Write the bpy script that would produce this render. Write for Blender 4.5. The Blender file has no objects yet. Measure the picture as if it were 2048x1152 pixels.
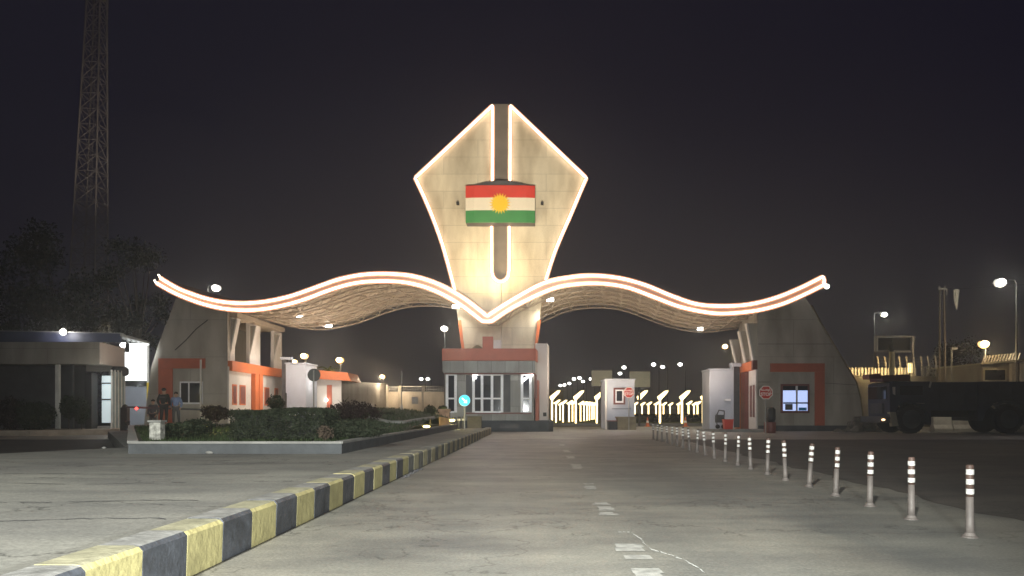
import bpy, bmesh, math, random
from mathutils import Vector, Matrix
random.seed(7)
R = math.radians
scn = bpy.context.scene
COL = scn.collection

HAZE = 0.0018
# ------------------------------------------------------------ camera
CH = 1.30                     # camera height (seated in a car)
F = 1500.0                    # focal length in photo pixels
HY = 822.0                    # horizon row in the photo
cam_d = bpy.data.cameras.new('camera')
cam_d.sensor_width = 36.0
cam_d.lens = 36.0 * F / 2048.0
cam_d.shift_y = (HY - 576.0) / 2048.0
cam_d.clip_start = 0.05
cam_d.clip_end = 3000
cam = bpy.data.objects.new('camera', cam_d)
COL.objects.link(cam)
cam.location = (0, 0, CH)
cam.rotation_euler = (R(90), 0, 0)
scn.camera = cam

# ------------------------------------------------------------ exposure
scn.view_settings.view_transform = 'Standard'
scn.view_settings.look = 'None'
scn.view_settings.exposure = 0
scn.view_settings.gamma = 1
scn.cycles.max_bounces = 5
scn.cycles.diffuse_bounces = 3
scn.cycles.sample_clamp_indirect = 4
scn.cycles.use_denoising = True

# ------------------------------------------------------------ world: night sky, town glow low in front
w = bpy.data.worlds.new('World'); scn.world = w; w.use_nodes = True
nt = w.node_tree; N = nt.nodes; L = nt.links
bg = N['Background']
tc = N.new('ShaderNodeTexCoord')
sep = N.new('ShaderNodeSeparateXYZ'); L.new(tc.outputs['Generated'], sep.inputs[0])
el = N.new('ShaderNodeMapRange'); el.interpolation_type = 'SMOOTHERSTEP'
el.inputs[1].default_value = 0.0; el.inputs[2].default_value = 0.48
el.inputs[3].default_value = 1.0; el.inputs[4].default_value = 0.16
L.new(sep.outputs[2], el.inputs[0])
dotn = N.new('ShaderNodeVectorMath'); dotn.operation = 'DOT_PRODUCT'
dotn.inputs[1].default_value = Vector((0.10, 1.0, 0.16)).normalized()
L.new(tc.outputs['Generated'], dotn.inputs[0])
az = N.new('ShaderNodeMapRange'); az.interpolation_type = 'SMOOTHSTEP'
az.inputs[1].default_value = 0.80; az.inputs[2].default_value = 1.0
az.inputs[3].default_value = 0.15; az.inputs[4].default_value = 1.0
L.new(dotn.outputs['Value'], az.inputs[0])
mul = N.new('ShaderNodeMath'); mul.operation = 'MULTIPLY'
L.new(el.outputs[0], mul.inputs[0]); L.new(az.outputs[0], mul.inputs[1])
mixc = N.new('ShaderNodeMix'); mixc.data_type = 'RGBA'
mixc.inputs[6].default_value = (0.0058, 0.0052, 0.0125, 1)
mixc.inputs[7].default_value = (0.031, 0.027, 0.031, 1)
L.new(mul.outputs[0], mixc.inputs[0])
L.new(mixc.outputs[2], bg.inputs[0])
bg.inputs[1].default_value = 1.0

# ------------------------------------------------------------ lamps that light the place from behind the camera
def lamp(name, kind, loc, energy, color, target=None, size=0.1, spot=None, blend=0.3):
    d = bpy.data.lights.new(name, kind); d.energy = energy; d.color = color
    if kind in ('POINT', 'SPOT'): d.shadow_soft_size = size
    if kind == 'SPOT':
        d.spot_size = R(spot); d.spot_blend = blend
    if kind == 'AREA':
        d.size = size
    o = bpy.data.objects.new(name, d); COL.objects.link(o); o.location = loc
    if target is not None:
        o.rotation_euler = (Vector(target) - Vector(loc)).to_track_quat('-Z', 'Y').to_euler()
    return o

# the headlights of the car the picture is taken from, and an added overhead fill for the ground
lamp('headlight', 'SPOT', (0.35, -0.6, 0.95), 6800, (0.96, 1.0, 0.96), (-2.0, 14, 0.1), 0.07, 60, 0.35)
lamp('headlight', 'SPOT', (1.25, -0.6, 0.95), 8000, (0.96, 1.0, 0.96), (2.2, 14, 0.1), 0.06, 46, 0.5)
lamp('overhead_light', 'SPOT', (-4.0, -6.0, 10.5), 35000, (1.0, 1.0, 0.91), (-4.2, 9.5, 0), 0.3, 78, 1.0)

# ------------------------------------------------------------ materials
def new_mat(name):
    m = bpy.data.materials.new(name); m.use_nodes = True
    return m, m.node_tree.nodes, m.node_tree.links, m.node_tree.nodes['Principled BSDF']

def pos_out(N):
    g = N.new('ShaderNodeNewGeometry'); return g.outputs['Position']

def mat(name, col, rough=0.7, var=0.25, scale=1.5, bump=0.0, bscale=8.0, metal=0.0, stretch=None):
    m, N, L, b = new_mat(name)
    b.inputs['Roughness'].default_value = rough; b.inputs['Metallic'].default_value = metal
    p = pos_out(N)
    if stretch:
        mp = N.new('ShaderNodeMapping'); mp.inputs['Scale'].default_value = stretch
        L.new(p, mp.inputs[0]); p = mp.outputs[0]
    n = N.new('ShaderNodeTexNoise'); n.inputs['Scale'].default_value = scale; n.inputs['Detail'].default_value = 6
    n.inputs['Roughness'].default_value = 0.65
    L.new(p, n.inputs['Vector'])
    r = N.new('ShaderNodeValToRGB'); r.color_ramp.elements[0].position = 0.3; r.color_ramp.elements[1].position = 0.72
    r.color_ramp.elements[0].color = tuple(c * (1 - var) for c in col) + (1,)
    r.color_ramp.elements[1].color = tuple(min(1, c * (1 + var)) for c in col) + (1,)
    L.new(n.outputs['Fac'], r.inputs[0]); L.new(r.outputs[0], b.inputs['Base Color'])
    if bump:
        n2 = N.new('ShaderNodeTexNoise'); n2.inputs['Scale'].default_value = bscale; n2.inputs['Detail'].default_value = 5
        L.new(p, n2.inputs['Vector'])
        bp = N.new('ShaderNodeBump'); bp.inputs['Strength'].default_value = bump; bp.inputs['Distance'].default_value = 0.05
        L.new(n2.outputs['Fac'], bp.inputs['Height']); L.new(bp.outputs[0], b.inputs['Normal'])
    return m

def panel_mat(name, col, bw, bh, mortar=0.02, dark=0.45, var=0.12, axis='XZ', rough=0.55, off=0.5):
    """cladding panels or blocks with thin joints; panels differ a little from one another"""
    m, N, L, b = new_mat(name); b.inputs['Roughness'].default_value = rough
    p = pos_out(N); s = N.new('ShaderNodeSeparateXYZ'); L.new(p, s.inputs[0])
    c = N.new('ShaderNodeCombineXYZ')
    L.new(s.outputs[0 if axis[0] == 'X' else 1], c.inputs[0]); L.new(s.outputs[2], c.inputs[1])
    br = N.new('ShaderNodeTexBrick'); br.inputs['Scale'].default_value = 1.0
    br.inputs['Brick Width'].default_value = bw; br.inputs['Row Height'].default_value = bh
    br.inputs['Mortar Size'].default_value = mortar; br.offset = off
    br.inputs['Color1'].default_value = tuple(x * (1 - var) for x in col) + (1,)
    br.inputs['Color2'].default_value = tuple(x * (1 + var) for x in col) + (1,)
    br.inputs['Mortar'].default_value = tuple(x * dark for x in col) + (1,)
    L.new(c.outputs[0], br.inputs['Vector'])
    n = N.new('ShaderNodeTexNoise'); n.inputs['Scale'].default_value = 0.7; n.inputs['Detail'].default_value = 7
    mp = N.new('ShaderNodeMapping'); mp.inputs['Scale'].default_value = (1.6, 1.6, 0.5)
    L.new(p, mp.inputs[0]); L.new(mp.outputs[0], n.inputs['Vector'])
    r = N.new('ShaderNodeValToRGB'); r.color_ramp.elements[0].position = 0.3; r.color_ramp.elements[1].position = 0.7
    r.color_ramp.elements[0].color = (0.60, 0.57, 0.53, 1); r.color_ramp.elements[1].color = (1, 1, 1, 1)
    L.new(n.outputs['Fac'], r.inputs[0])
    mx = N.new('ShaderNodeMix'); mx.data_type = 'RGBA'; mx.blend_type = 'MULTIPLY'; mx.inputs[0].default_value = 1
    L.new(br.outputs['Color'], mx.inputs[6]); L.new(r.outputs[0], mx.inputs[7]); L.new(mx.outputs[2], b.inputs['Base Color'])
    return m

def emit(name, col, strength):
    m, N, L, b = new_mat(name)
    b.inputs['Base Color'].default_value = tuple(col) + (1,)
    b.inputs['Emission Color'].default_value = tuple(col) + (1,)
    b.inputs['Emission Strength'].default_value = strength
    return m

def asphalt(name, col, patch, rough=0.62, crack=0.5):
    m, N, L, b = new_mat(name); b.inputs['Roughness'].default_value = rough
    p = pos_out(N)
    def noise(sc, det, st=(1, 1, 1)):
        mp = N.new('ShaderNodeMapping'); mp.inputs['Scale'].default_value = st; L.new(p, mp.inputs[0])
        n = N.new('ShaderNodeTexNoise'); n.inputs['Scale'].default_value = sc; n.inputs['Detail'].default_value = det
        n.inputs['Roughness'].default_value = 0.6
        L.new(mp.outputs[0], n.inputs['Vector']); return n.outputs['Fac']
    def ramp(src, a, bb, ca, cb):
        r = N.new('ShaderNodeValToRGB'); r.color_ramp.elements[0].position = a; r.color_ramp.elements[1].position = bb
        r.color_ramp.elements[0].color = tuple(ca) + (1,); r.color_ramp.elements[1].color = tuple(cb) + (1,)
        L.new(src, r.inputs[0]); return r.outputs[0]
    def mult(a, c):
        mx = N.new('ShaderNodeMix'); mx.data_type = 'RGBA'; mx.blend_type = 'MULTIPLY'; mx.inputs[0].default_value = 1
        L.new(a, mx.inputs[6]); L.new(c, mx.inputs[7]); return mx.outputs[2]
    base = ramp(noise(0.30, 5, (1.3, .35, 1)), 0.38, 0.62, col, patch)
    big = ramp(noise(0.9, 8, (0.5, 1.3, 1)), 0.3, 0.7, (0.58, 0.58, 0.60), (1.22, 1.20, 1.15))
    fine = ramp(noise(38, 4), 0.35, 0.7, (0.72, 0.72, 0.72), (1.15, 1.15, 1.15))
    base = mult(mult(base, big), fine)
    # cracks: ridges of a warped cell pattern
    mp = N.new('ShaderNodeMapping'); mp.inputs['Scale'].default_value = (0.16, 0.34, 1); L.new(p, mp.inputs[0])
    wn = N.new('ShaderNodeTexNoise'); wn.inputs['Scale'].default_value = 1.2; wn.inputs['Detail'].default_value = 6; L.new(p, wn.inputs['Vector'])
    add = N.new('ShaderNodeMix'); add.data_type = 'RGBA'; add.blend_type = 'LINEAR_LIGHT'; add.inputs[0].default_value = 0.5
    L.new(mp.outputs[0], add.inputs[6]); L.new(wn.outputs['Color'], add.inputs[7])
    v = N.new('ShaderNodeTexVoronoi'); v.feature = 'DISTANCE_TO_EDGE'; v.inputs['Scale'].default_value = 1.0
    L.new(add.outputs[2], v.inputs['Vector'])
    cr = ramp(v.outputs['Distance'], 0.0, 0.012, (crack,) * 3, (1, 1, 1))
    base = mult(base, cr)
    L.new(base, b.inputs['Base Color'])
    bp = N.new('ShaderNodeBump'); bp.inputs['Strength'].default_value = 0.35; bp.inputs['Distance'].default_value = 0.02
    L.new(noise(22, 5), bp.inputs['Height']); L.new(bp.outputs[0], b.inputs['Normal'])
    return m

M = {}
M['ground'] = asphalt('ground_earth', (0.075, 0.066, 0.056), (0.10, 0.09, 0.075), 0.9)
M['road'] = asphalt('road_asphalt', (0.150, 0.155, 0.146), (0.235, 0.228, 0.200), 0.55)
M['yard_shade'] = asphalt('yard_shade_asphalt', (0.066, 0.059, 0.053), (0.090, 0.080, 0.070), 0.8)
M['median'] = asphalt('median_concrete', (0.185, 0.187, 0.172), (0.175, 0.175, 0.165), 0.8, 0.35)
M['apron'] = asphalt('apron_concrete', (0.34, 0.33, 0.29), (0.28, 0.27, 0.245), 0.6, 0.6)
M['dark_road'] = asphalt('side_road_asphalt', (0.030, 0.030, 0.031), (0.042, 0.041, 0.040), 0.75)
M['sidewalk'] = mat('sidewalk_stone', (0.30, 0.25, 0.20), 0.8, 0.35, 1.2, 0.4, 10)
M['yellow_paint'] = mat('kerb_yellow_paint', (0.37, 0.33, 0.155), 0.6, 0.25, 3.0, 0.35, 14)
M['black_paint'] = mat('kerb_black_paint', (0.050, 0.055, 0.066), 0.5, 0.5, 5.0, 0.35, 14)
M['dusty_yellow'] = mat('dusty_yellow_paint', (0.23, 0.22, 0.15), 0.8, 0.35, 5.0, 0.3, 14)
M['dusty_black'] = mat('dusty_black_paint', (0.17, 0.17, 0.165), 0.8, 0.45, 5.0, 0.3, 14)
M['faded_yellow'] = mat('faded_yellow_paint', (0.38, 0.34, 0.21), 0.8, 0.4, 4.0, 0.3, 14)
M['faded_black'] = mat('faded_black_paint', (0.14, 0.14, 0.13), 0.8, 0.5, 4.0, 0.3, 14)
M['halo_tray'] = mat('pink_halo_paint', (0.62, 0.36, 0.26), 0.6, 0.1)
M['chip'] = mat('chipped_paint', (0.55, 0.55, 0.55), 0.8, 0.2)
M['line_paint'] = mat('lane_paint', (0.30, 0.30, 0.28), 0.6, 0.45, 7.0)
M['sealant'] = mat('crack_sealant', (0.42, 0.43, 0.41), 0.6, 0.3, 8)
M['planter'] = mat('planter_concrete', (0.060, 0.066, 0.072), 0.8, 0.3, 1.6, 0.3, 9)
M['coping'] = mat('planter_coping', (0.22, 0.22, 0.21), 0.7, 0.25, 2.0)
M['soil'] = mat('soil_grass', (0.030, 0.042, 0.018), 0.95, 0.5, 2.0, 0.6, 12)
M['leaf'] = mat('leaf_dark', (0.022, 0.030, 0.017), 0.7, 0.45, 3.0)
M['leaf_hedge'] = mat('leaf_hedge', (0.026, 0.033, 0.020), 0.7, 0.6, 3.0)
M['leaf_red'] = mat('leaf_purple', (0.022, 0.014, 0.013), 0.7, 0.4, 3.0)
M['leaf_tree'] = mat('leaf_tree', (0.030, 0.030, 0.022), 0.8, 0.5, 1.0)
M['leaf_palm'] = mat('leaf_palm', (0.16, 0.20, 0.03), 0.6, 0.3, 3.0)
M['bark'] = mat('bark', (0.07, 0.05, 0.035), 0.9, 0.4, 6, 0.5, 20)
M['grass'] = mat('grass_blades', (0.030, 0.046, 0.018), 0.7, 0.5, 2.0)
M['clad'] = panel_mat('tower_cladding', (0.72, 0.65, 0.50), 4.6, 1.15, 0.018, 0.72, 0.04)
M['clad_grey'] = panel_mat('gatehouse_cladding', (0.44, 0.41, 0.36), 5.2, 2.4, 0.014, 0.65, 0.04)
M['booth_panel'] = panel_mat('booth_panels', (0.36, 0.36, 0.34), 0.86, 1.6, 0.015, 0.5, 0.22)
M['white_wall'] = mat('white_render', (0.66, 0.62, 0.58), 0.7, 0.10, 0.8, 0.1, 5, stretch=(1, 1, .4))
M['cool_wall'] = mat('pale_render', (0.44, 0.47, 0.54), 0.7, 0.12, 0.8, 0.1, 5, stretch=(1, 1, .4))
M['cream_wall'] = panel_mat('cream_perimeter', (0.55, 0.48, 0.38), 5.0, 3.5, 0.02, 0.8, 0.05)
M['grey_wall'] = panel_mat('old_block_wall', (0.30, 0.28, 0.25), 1.6, 0.9, 0.012, 0.7, 0.10)
M['orange'] = mat('orange_cladding', (0.66, 0.17, 0.055), 0.5, 0.12, 1.5)
M['brick_red'] = mat('brick_red_cladding', (0.42, 0.10, 0.05), 0.5, 0.14, 1.5)
M['maroon'] = mat('maroon_frame', (0.16, 0.045, 0.035), 0.5, 0.2)
M['white_frame'] = mat('white_frame', (0.74, 0.74, 0.76), 0.4, 0.08)
M['glass'] = mat('dark_glass', (0.012, 0.014, 0.022), 0.08, 0.2, 1.0)
M['brown_glass'] = mat('brown_glass', (0.22, 0.06, 0.04), 0.3, 0.3, 1.0)
M['dark'] = mat('dark_paint', (0.018, 0.018, 0.020), 0.6, 0.3)
M['dark_grey'] = mat('dark_grey', (0.07, 0.07, 0.075), 0.6, 0.3)
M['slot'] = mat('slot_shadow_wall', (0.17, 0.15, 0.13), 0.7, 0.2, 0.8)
M['fascia'] = mat('fascia_composite', (0.26, 0.185, 0.155), 0.55, 0.1)
M['roof'] = mat('roof_sheet', (0.40, 0.33, 0.25), 0.6, 0.2, 1.2, 0.3, 3)
M['truss'] = mat('truss_steel', (0.38, 0.32, 0.25), 0.5, 0.2, 2)
M['steel'] = mat('galvanised_steel', (0.30, 0.29, 0.27), 0.45, 0.2, 2, metal=0.3)
M['lamp_pole'] = mat('lamp_pole_grey', (0.10, 0.10, 0.10), 0.6, 0.2)
M['mast'] = mat('mast_steel', (0.34, 0.31, 0.29), 0.6, 0.25, 0.3)
M['pole_white'] = mat('pole_white', (0.62, 0.60, 0.56), 0.5, 0.15)
M['yellow'] = mat('safety_yellow', (0.70, 0.50, 0.03), 0.5, 0.15)
M['flag_red'] = mat('flag_red', (0.62, 0.045, 0.03), 0.5, 0.06)
M['flag_white'] = mat('flag_white', (0.78, 0.70, 0.56), 0.5, 0.04)
M['flag_green'] = mat('flag_green', (0.045, 0.24, 0.07), 0.5, 0.08)
M['flag_sun'] = mat('flag_sun', (0.85, 0.55, 0.02), 0.5, 0.04)
M['post_body'] = mat('post_rubber', (0.115, 0.10, 0.092), 0.6, 0.3, 6)
M['post_dark'] = mat('post_band_brown', (0.075, 0.045, 0.035), 0.6, 0.3, 6)
M['reflector'] = mat('reflector_sheet', (0.52, 0.52, 0.50), 0.4, 0.5, 30)
M['sign_red'] = mat('sign_red', (0.50, 0.035, 0.025), 0.4, 0.08)
M['sign_white'] = mat('sign_white', (0.80, 0.76, 0.70), 0.4, 0.04)
M['sign_blue'] = mat('sign_blue', (0.02, 0.30, 0.62), 0.4, 0.05)
M['sign_back'] = mat('sign_back', (0.050, 0.050, 0.048), 0.5, 0.1)
M['board'] = mat('board_back', (0.40, 0.38, 0.28), 0.6, 0.12, 1)
M['pier'] = mat('stone_pier', (0.36, 0.22, 0.14), 0.8, 0.4, 4, 0.5, 9)
M['truck'] = mat('truck_paint', (0.042, 0.048, 0.090), 0.6, 0.2, 1.5)
M['rubber'] = mat('tyre_rubber', (0.010, 0.010, 0.011), 0.85, 0.3, 6)
M['rim'] = mat('wheel_rim', (0.07, 0.072, 0.08), 0.5, 0.3)
M['barrier'] = mat('barrier_concrete', (0.50, 0.48, 0.42), 0.8, 0.2, 2, 0.3, 8)
M['rock'] = mat('rubble', (0.17, 0.155, 0.13), 0.9, 0.4, 2, 0.6, 6)
M['olive'] = mat('olive_concrete', (0.20, 0.17, 0.11), 0.85, 0.3, 2, 0.3, 8)
M['red_plastic'] = mat('red_plastic', (0.55, 0.05, 0.03), 0.4, 0.1)
M['skin'] = mat('skin', (0.42, 0.26, 0.18), 0.6, 0.06)
M['uniform'] = mat('uniform_cloth', (0.014, 0.015, 0.018), 0.9, 0.3, 8)
M['blue_cloth'] = mat('blue_cloth', (0.20, 0.26, 0.42), 0.9, 0.3, 8)
M['hair'] = mat('hair_black', (0.01, 0.009, 0.008), 0.7, 0.2)
M['hill'] = mat('hill_earth', (0.030, 0.027, 0.023), 1.0, 0.4, 0.05)
M['cloth'] = mat('hanging_cloth', (0.60, 0.58, 0.50), 0.9, 0.2, 6)
E = {}
E['led'] = emit('led_tube_warm', (1.0, 0.72, 0.54), 6.5)
E['led_post'] = emit('post_tube_light', (1.0, 0.74, 0.34), 5.0)
E['halo_amber'] = emit('amber_halo_glow', (1.0, 0.60, 0.22), 1.5)
E['halo_white'] = emit('white_halo_glow', (1.0, 0.93, 0.80), 1.0)
E['led_slot'] = emit('slot_bar_light', (1.0, 0.80, 0.30), 2.0)
E['flood'] = emit('flood_lamp_white', (1.0, 0.97, 0.90), 22.0)
E['sodium'] = emit('flood_lamp_amber', (1.0, 0.72, 0.34), 20.0)
E['star'] = emit('far_lamp_glow', (1.0, 0.86, 0.62), 10.0)
E['room'] = emit('room_light', (0.50, 0.62, 1.0), 0.95)
E['panel'] = emit('white_glow', (0.95, 1.0, 1.0), 3.2)
E['kiosk'] = emit('kiosk_room_light', (0.62, 0.72, 0.75), 0.55)
E['red'] = emit('red_lamp', (1.0, 0.04, 0.03), 8.0)
E['ground_lamp'] = emit('ground_lamp_yellow', (1.0, 0.85, 0.25), 12.0)
E['blue_sign'] = emit('blue_sign_light', (0.05, 0.62, 0.85), 0.9)

for k in ('leaf','leaf_hedge','leaf_red','leaf_tree','grass'):
    M[k].node_tree.nodes['Principled BSDF'].inputs['Specular IOR Level'].default_value = 0.12
# ------------------------------------------------------------ helpers
def at(px, py, Y): return Vector(((px - 1024.0) * Y / F, Y, CH + (HY - py) * Y / F))
def X_(px, Y): return (px - 1024.0) * Y / F
def Z_(py, Y): return CH + (HY - py) * Y / F

class MB:
    def __init__(s): s.v = []; s.f = []; s.m = []
    def add(s, vs, fs, mi=0):
        o = len(s.v); s.v += [tuple(v) for v in vs]
        for f in fs: s.f.append(tuple(i + o for i in f)); s.m.append(mi)
        return s
    def box(s, x0, x1, y0, y1, z0, z1, mi=0):
        v = [(x0, y0, z0), (x1, y0, z0), (x1, y1, z0), (x0, y1, z0), (x0, y0, z1), (x1, y0, z1), (x1, y1, z1), (x0, y1, z1)]
        return s.add(v, [(0, 3, 2, 1), (4, 5, 6, 7), (0, 1, 5, 4), (1, 2, 6, 5), (2, 3, 7, 6), (3, 0, 4, 7)], mi)
    def prism(s, pts, off, mi=0):
        n = len(pts); off = Vector(off); a = [Vector(p) for p in pts]
        v = a + [p + off for p in a]
        fs = [tuple(range(n)), tuple(range(2 * n - 1, n - 1, -1))]
        for i in range(n):
            j = (i + 1) % n; fs.append((i, i + n, j + n, j))
        return s.add(v, fs, mi)
    def tube(s, pts, r, n=6, mi=0, closed=False, r_end=None):
        P = [Vector(p) for p in pts]; k = len(P); base = len(s.v); vs = []; fs = []
        for i, p in enumerate(P):
            if closed: d = P[(i + 1) % k] - P[i - 1]
            else: d = P[min(i + 1, k - 1)] - P[max(i - 1, 0)]
            if d.length < 1e-9: d = Vector((0, 0, 1))
            d.normalize()
            up = Vector((0, 0, 1)) if abs(d.z) < 0.95 else Vector((0, 1, 0))
            a = d.cross(up).normalized(); b = a.cross(d)
            rr = r if r_end is None else r + (r_end - r) * i / max(1, k - 1)
            for j in range(n):
                t = 2 * math.pi * (j + .5) / n
                vs.append(p + (a * math.cos(t) + b * math.sin(t)) * rr)
        for i in range(k if closed else k - 1):
            i2 = (i + 1) % k
            for j in range(n):
                j2 = (j + 1) % n
                fs.append((i * n + j, i * n + j2, i2 * n + j2, i2 * n + j))
        if not closed:
            fs.append(tuple(range(n - 1, -1, -1))); fs.append(tuple((k - 1) * n + j for j in range(n)))
        return s.add(vs, fs, mi)
    def lathe(s, c, prof, n=16, mi=0, axis='Z'):
        c = Vector(c); vs = []; fs = []
        for (r, h) in prof:
            for j in range(n):
                t = 2 * math.pi * j / n
                if axis == 'Z': vs.append(c + Vector((r * math.cos(t), r * math.sin(t), h)))
                elif axis == 'Y': vs.append(c + Vector((r * math.cos(t), h, r * math.sin(t))))
                else: vs.append(c + Vector((h, r * math.cos(t), r * math.sin(t))))
        k = len(prof)
        for i in range(k - 1):
            for j in range(n):
                j2 = (j + 1) % n; fs.append((i * n + j, i * n + j2, (i + 1) * n + j2, (i + 1) * n + j))
        fs.append(tuple(range(n - 1, -1, -1))); fs.append(tuple((k - 1) * n + j for j in range(n)))
        return s.add(vs, fs, mi)
    def ball(s, c, r, n=12, mi=0, sq=(1, 1, 1), noise=0.0):
        c = Vector(c); vs = []; fs = []; k = max(5, n // 2 + 1)
        for i in range(k + 1):
            ph = math.pi * i / k
            for j in range(n):
                t = 2 * math.pi * j / n; rr = r * (1 + random.uniform(-noise, noise))
                vs.append(c + Vector((rr * sq[0] * math.sin(ph) * math.cos(t), rr * sq[1] * math.sin(ph) * math.sin(t), rr * sq[2] * math.cos(ph))))
        for i in range(k):
            for j in range(n):
                j2 = (j + 1) % n; fs.append((i * n + j, (i + 1) * n + j, (i + 1) * n + j2, i * n + j2))
        return s.add(vs, fs, mi)
    def leaf(s, c, size, mi=0):
        c = Vector(c); a = Vector((random.gauss(0, 1), random.gauss(0, 1), random.gauss(0, 1))).normalized()
        b = a.cross(Vector((random.gauss(0, 1), random.gauss(0, 1), random.gauss(0, 1)))).normalized()
        return s.add([c - a * size, c + b * size * .45, c + a * size, c - b * size * .45], [(0, 1, 2, 3)], mi)
    def build(s, name, mats, parent=None, smooth=False, bevel=0.0):
        me = bpy.data.meshes.new(name); me.from_pydata(s.v, [], s.f)
        if not isinstance(mats, (list, tuple)): mats = [mats]
        for m in mats: me.materials.append(m)
        for p, mi in zip(me.polygons, s.m): p.material_index = mi; p.use_smooth = smooth
        bm = bmesh.new(); bm.from_mesh(me); bmesh.ops.recalc_face_normals(bm, faces=bm.faces)
        if bevel: bmesh.ops.bevel(bm, geom=list(bm.edges), offset=bevel, segments=2, affect='EDGES', profile=.6, clamp_overlap=True)
        bm.to_mesh(me); bm.free(); me.update()
        o = bpy.data.objects.new(name, me); COL.objects.link(o)
        if parent is not None:
            o.parent = parent
            o.matrix_parent_inverse = parent_inv(parent)
        return o

def world_of(o):
    m = Matrix.LocRotScale(o.location, o.rotation_euler, o.scale)
    if o.parent is not None: m = world_of(o.parent) @ o.matrix_parent_inverse @ m
    return m
def parent_inv(p): return world_of(p).inverted()

def thing(name, label, cat, loc=(0, 0, 0), group=None):
    o = bpy.data.objects.new(name, None); COL.objects.link(o); o.location = loc
    o.empty_display_size = 0.3
    o['label'] = label; o['category'] = cat
    if group: o['group'] = group
    return o
def tag(o, label, cat, group=None):
    o['label'] = label; o['category'] = cat
    if group: o['group'] = group
    return o
def struct(o): o['kind'] = 'structure'; return o
def kids(o): return [c for c in bpy.data.objects if c.parent == o]
def dup(root, delta, label=None, table=None):
    """copy a thing, its parts and their sub-parts, moved by delta"""
    c = root.copy(); COL.objects.link(c); c.location = Vector(root.location) + Vector(delta)
    if label: c['label'] = label
    for ch in kids(root):
        d = ch.copy(); COL.objects.link(d); inv = ch.matrix_parent_inverse.copy(); d.parent = c; d.matrix_parent_inverse = inv
        for g in kids(ch):
            e = g.copy(); COL.objects.link(e); inv = g.matrix_parent_inverse.copy(); e.parent = d; e.matrix_parent_inverse = inv
    return c
def text_mesh(name, body, loc, size, m, parent, font=None, spacing=1.0, bold=0.0, depth=0.004):
    cu = bpy.data.curves.new(name, 'FONT'); cu.body = body; cu.size = size; cu.extrude = depth; cu.offset = bold
    cu.align_x = 'CENTER'; cu.align_y = 'CENTER'; cu.space_character = spacing
    t = bpy.data.objects.new(name, cu); COL.objects.link(t)
    t.location = loc; t.rotation_euler = (R(90), 0, 0)
    bpy.context.view_layer.update()
    me = bpy.data.meshes.new_from_object(t.evaluated_get(bpy.context.evaluated_depsgraph_get()))
    mw = Matrix.LocRotScale(Vector(loc), t.rotation_euler, None)
    me.transform(mw); me.materials.clear(); me.materials.append(m)
    bpy.data.objects.remove(t)
    o = bpy.data.objects.new(name, me); COL.objects.link(o)
    o.parent = parent; o.matrix_parent_inverse = parent_inv(parent)
    return o

# ============================================================ GROUND
SR = 0.037                                   # the road's drift to the right per metre
def kx(Y): return -2.74 + SR * Y             # line of the painted kerb's road face
g = MB(); g.add([(-900, -60, 0), (900, -60, 0), (900, 1500, 0), (-900, 1500, 0)], [(0, 1, 2, 3)])
struct(g.build('ground', M['ground']))
g = MB()
g.add([(kx(-6) + .02, -6, .004), (30, -6, .004), (34, 34, .004), (kx(34) + .02, 34, .004)], [(0, 1, 2, 3)])
struct(g.build('road', M['road']))
g = MB(); g.add([(-60, -6, .004), (-10, -6, .004), (-12, 46, .004), (-60, 46, .004)], [(0, 1, 2, 3)])
struct(g.build('side_road', M['dark_road']))
g = MB(); g.add([(-40, 34.02, .008), (45, 34.02, .008), (52, 62, .008), (-40, 62, .008)], [(0, 1, 2, 3)])
# the concrete apron under the gate starts with a slightly raised joint
struct(g.build('apron', M['apron']))
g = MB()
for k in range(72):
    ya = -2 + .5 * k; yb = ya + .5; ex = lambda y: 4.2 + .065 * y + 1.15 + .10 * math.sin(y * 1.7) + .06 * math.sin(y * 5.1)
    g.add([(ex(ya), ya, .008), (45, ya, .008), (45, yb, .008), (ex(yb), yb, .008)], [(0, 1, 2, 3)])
struct(g.build('yard_shade', M['yard_shade']))  # darker sheet stands in for ground the headlights do not reach
# raised median left of the kerb
MZ = 0.33
g = MB()
mp_ = [(kx(-4) - .34, -4), (kx(42) - .34, 42), (-19.2, 42), (-19.4, 36), (-10.3, 20), (-13.4, 13.3), (-20, 0), (-22, -4)]
g.prism([(x, y, -.05) for x, y in mp_], (0, 0, MZ + .05))
struct(g.build('median', M['median']))

# painted kerb blocks
def kerb_block(y0, y1):
    g = MB(); j = .006
    x0, x1 = kx(y0), kx(y1)
    prof = [(0, 0), (.010, .335), (-.018, .366), (-.055, .375), (-.30, .375), (-.335, .35), (-.335, 0)]
    a = [(x0 + u - kx(y0) + kx(y0), y0 + j, z) for u, z in prof]
    g.prism(a, (x1 - x0, y1 - y0 - 2 * j, 0))
    for i, f in enumerate(g.f):      # walked-on, dusty top faces
        if i in (4, 5, 6, 7): g.m[i] = 1
    return g
y = 2.55; i = 0; L_ = 0.655
while y < 42:
    ye = y + L_
    yel = (i % 2 == 1); old = y > 15.2
    kb = kerb_block(y, ye)
    mats = [M['yellow_paint'], M['dusty_yellow']] if yel else [M['black_paint'], M['dusty_black']]
    if old: mats = [M['faded_yellow'], M['median']] if yel else [M['faded_black'], M['median']]
    o = kb.build('kerb_block', mats)
    # weather the block by nudging it a little
    o.location = (random.uniform(-.005, .005), 0, random.uniform(-.004, .004))
    tag(o, 'yellow painted concrete kerb block along the median' if yel else 'black painted concrete kerb block along the median',
        'kerb block', 'yellow kerb blocks' if yel else 'black kerb blocks')
    if old:
        o['label'] = 'worn kerb block, farther off, its %s paint faded to concrete' % ('yellow' if yel else 'black'); o['group'] = 'faded %s kerb blocks' % ('yellow' if yel else 'black')
    y = ye; i += 1

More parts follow.
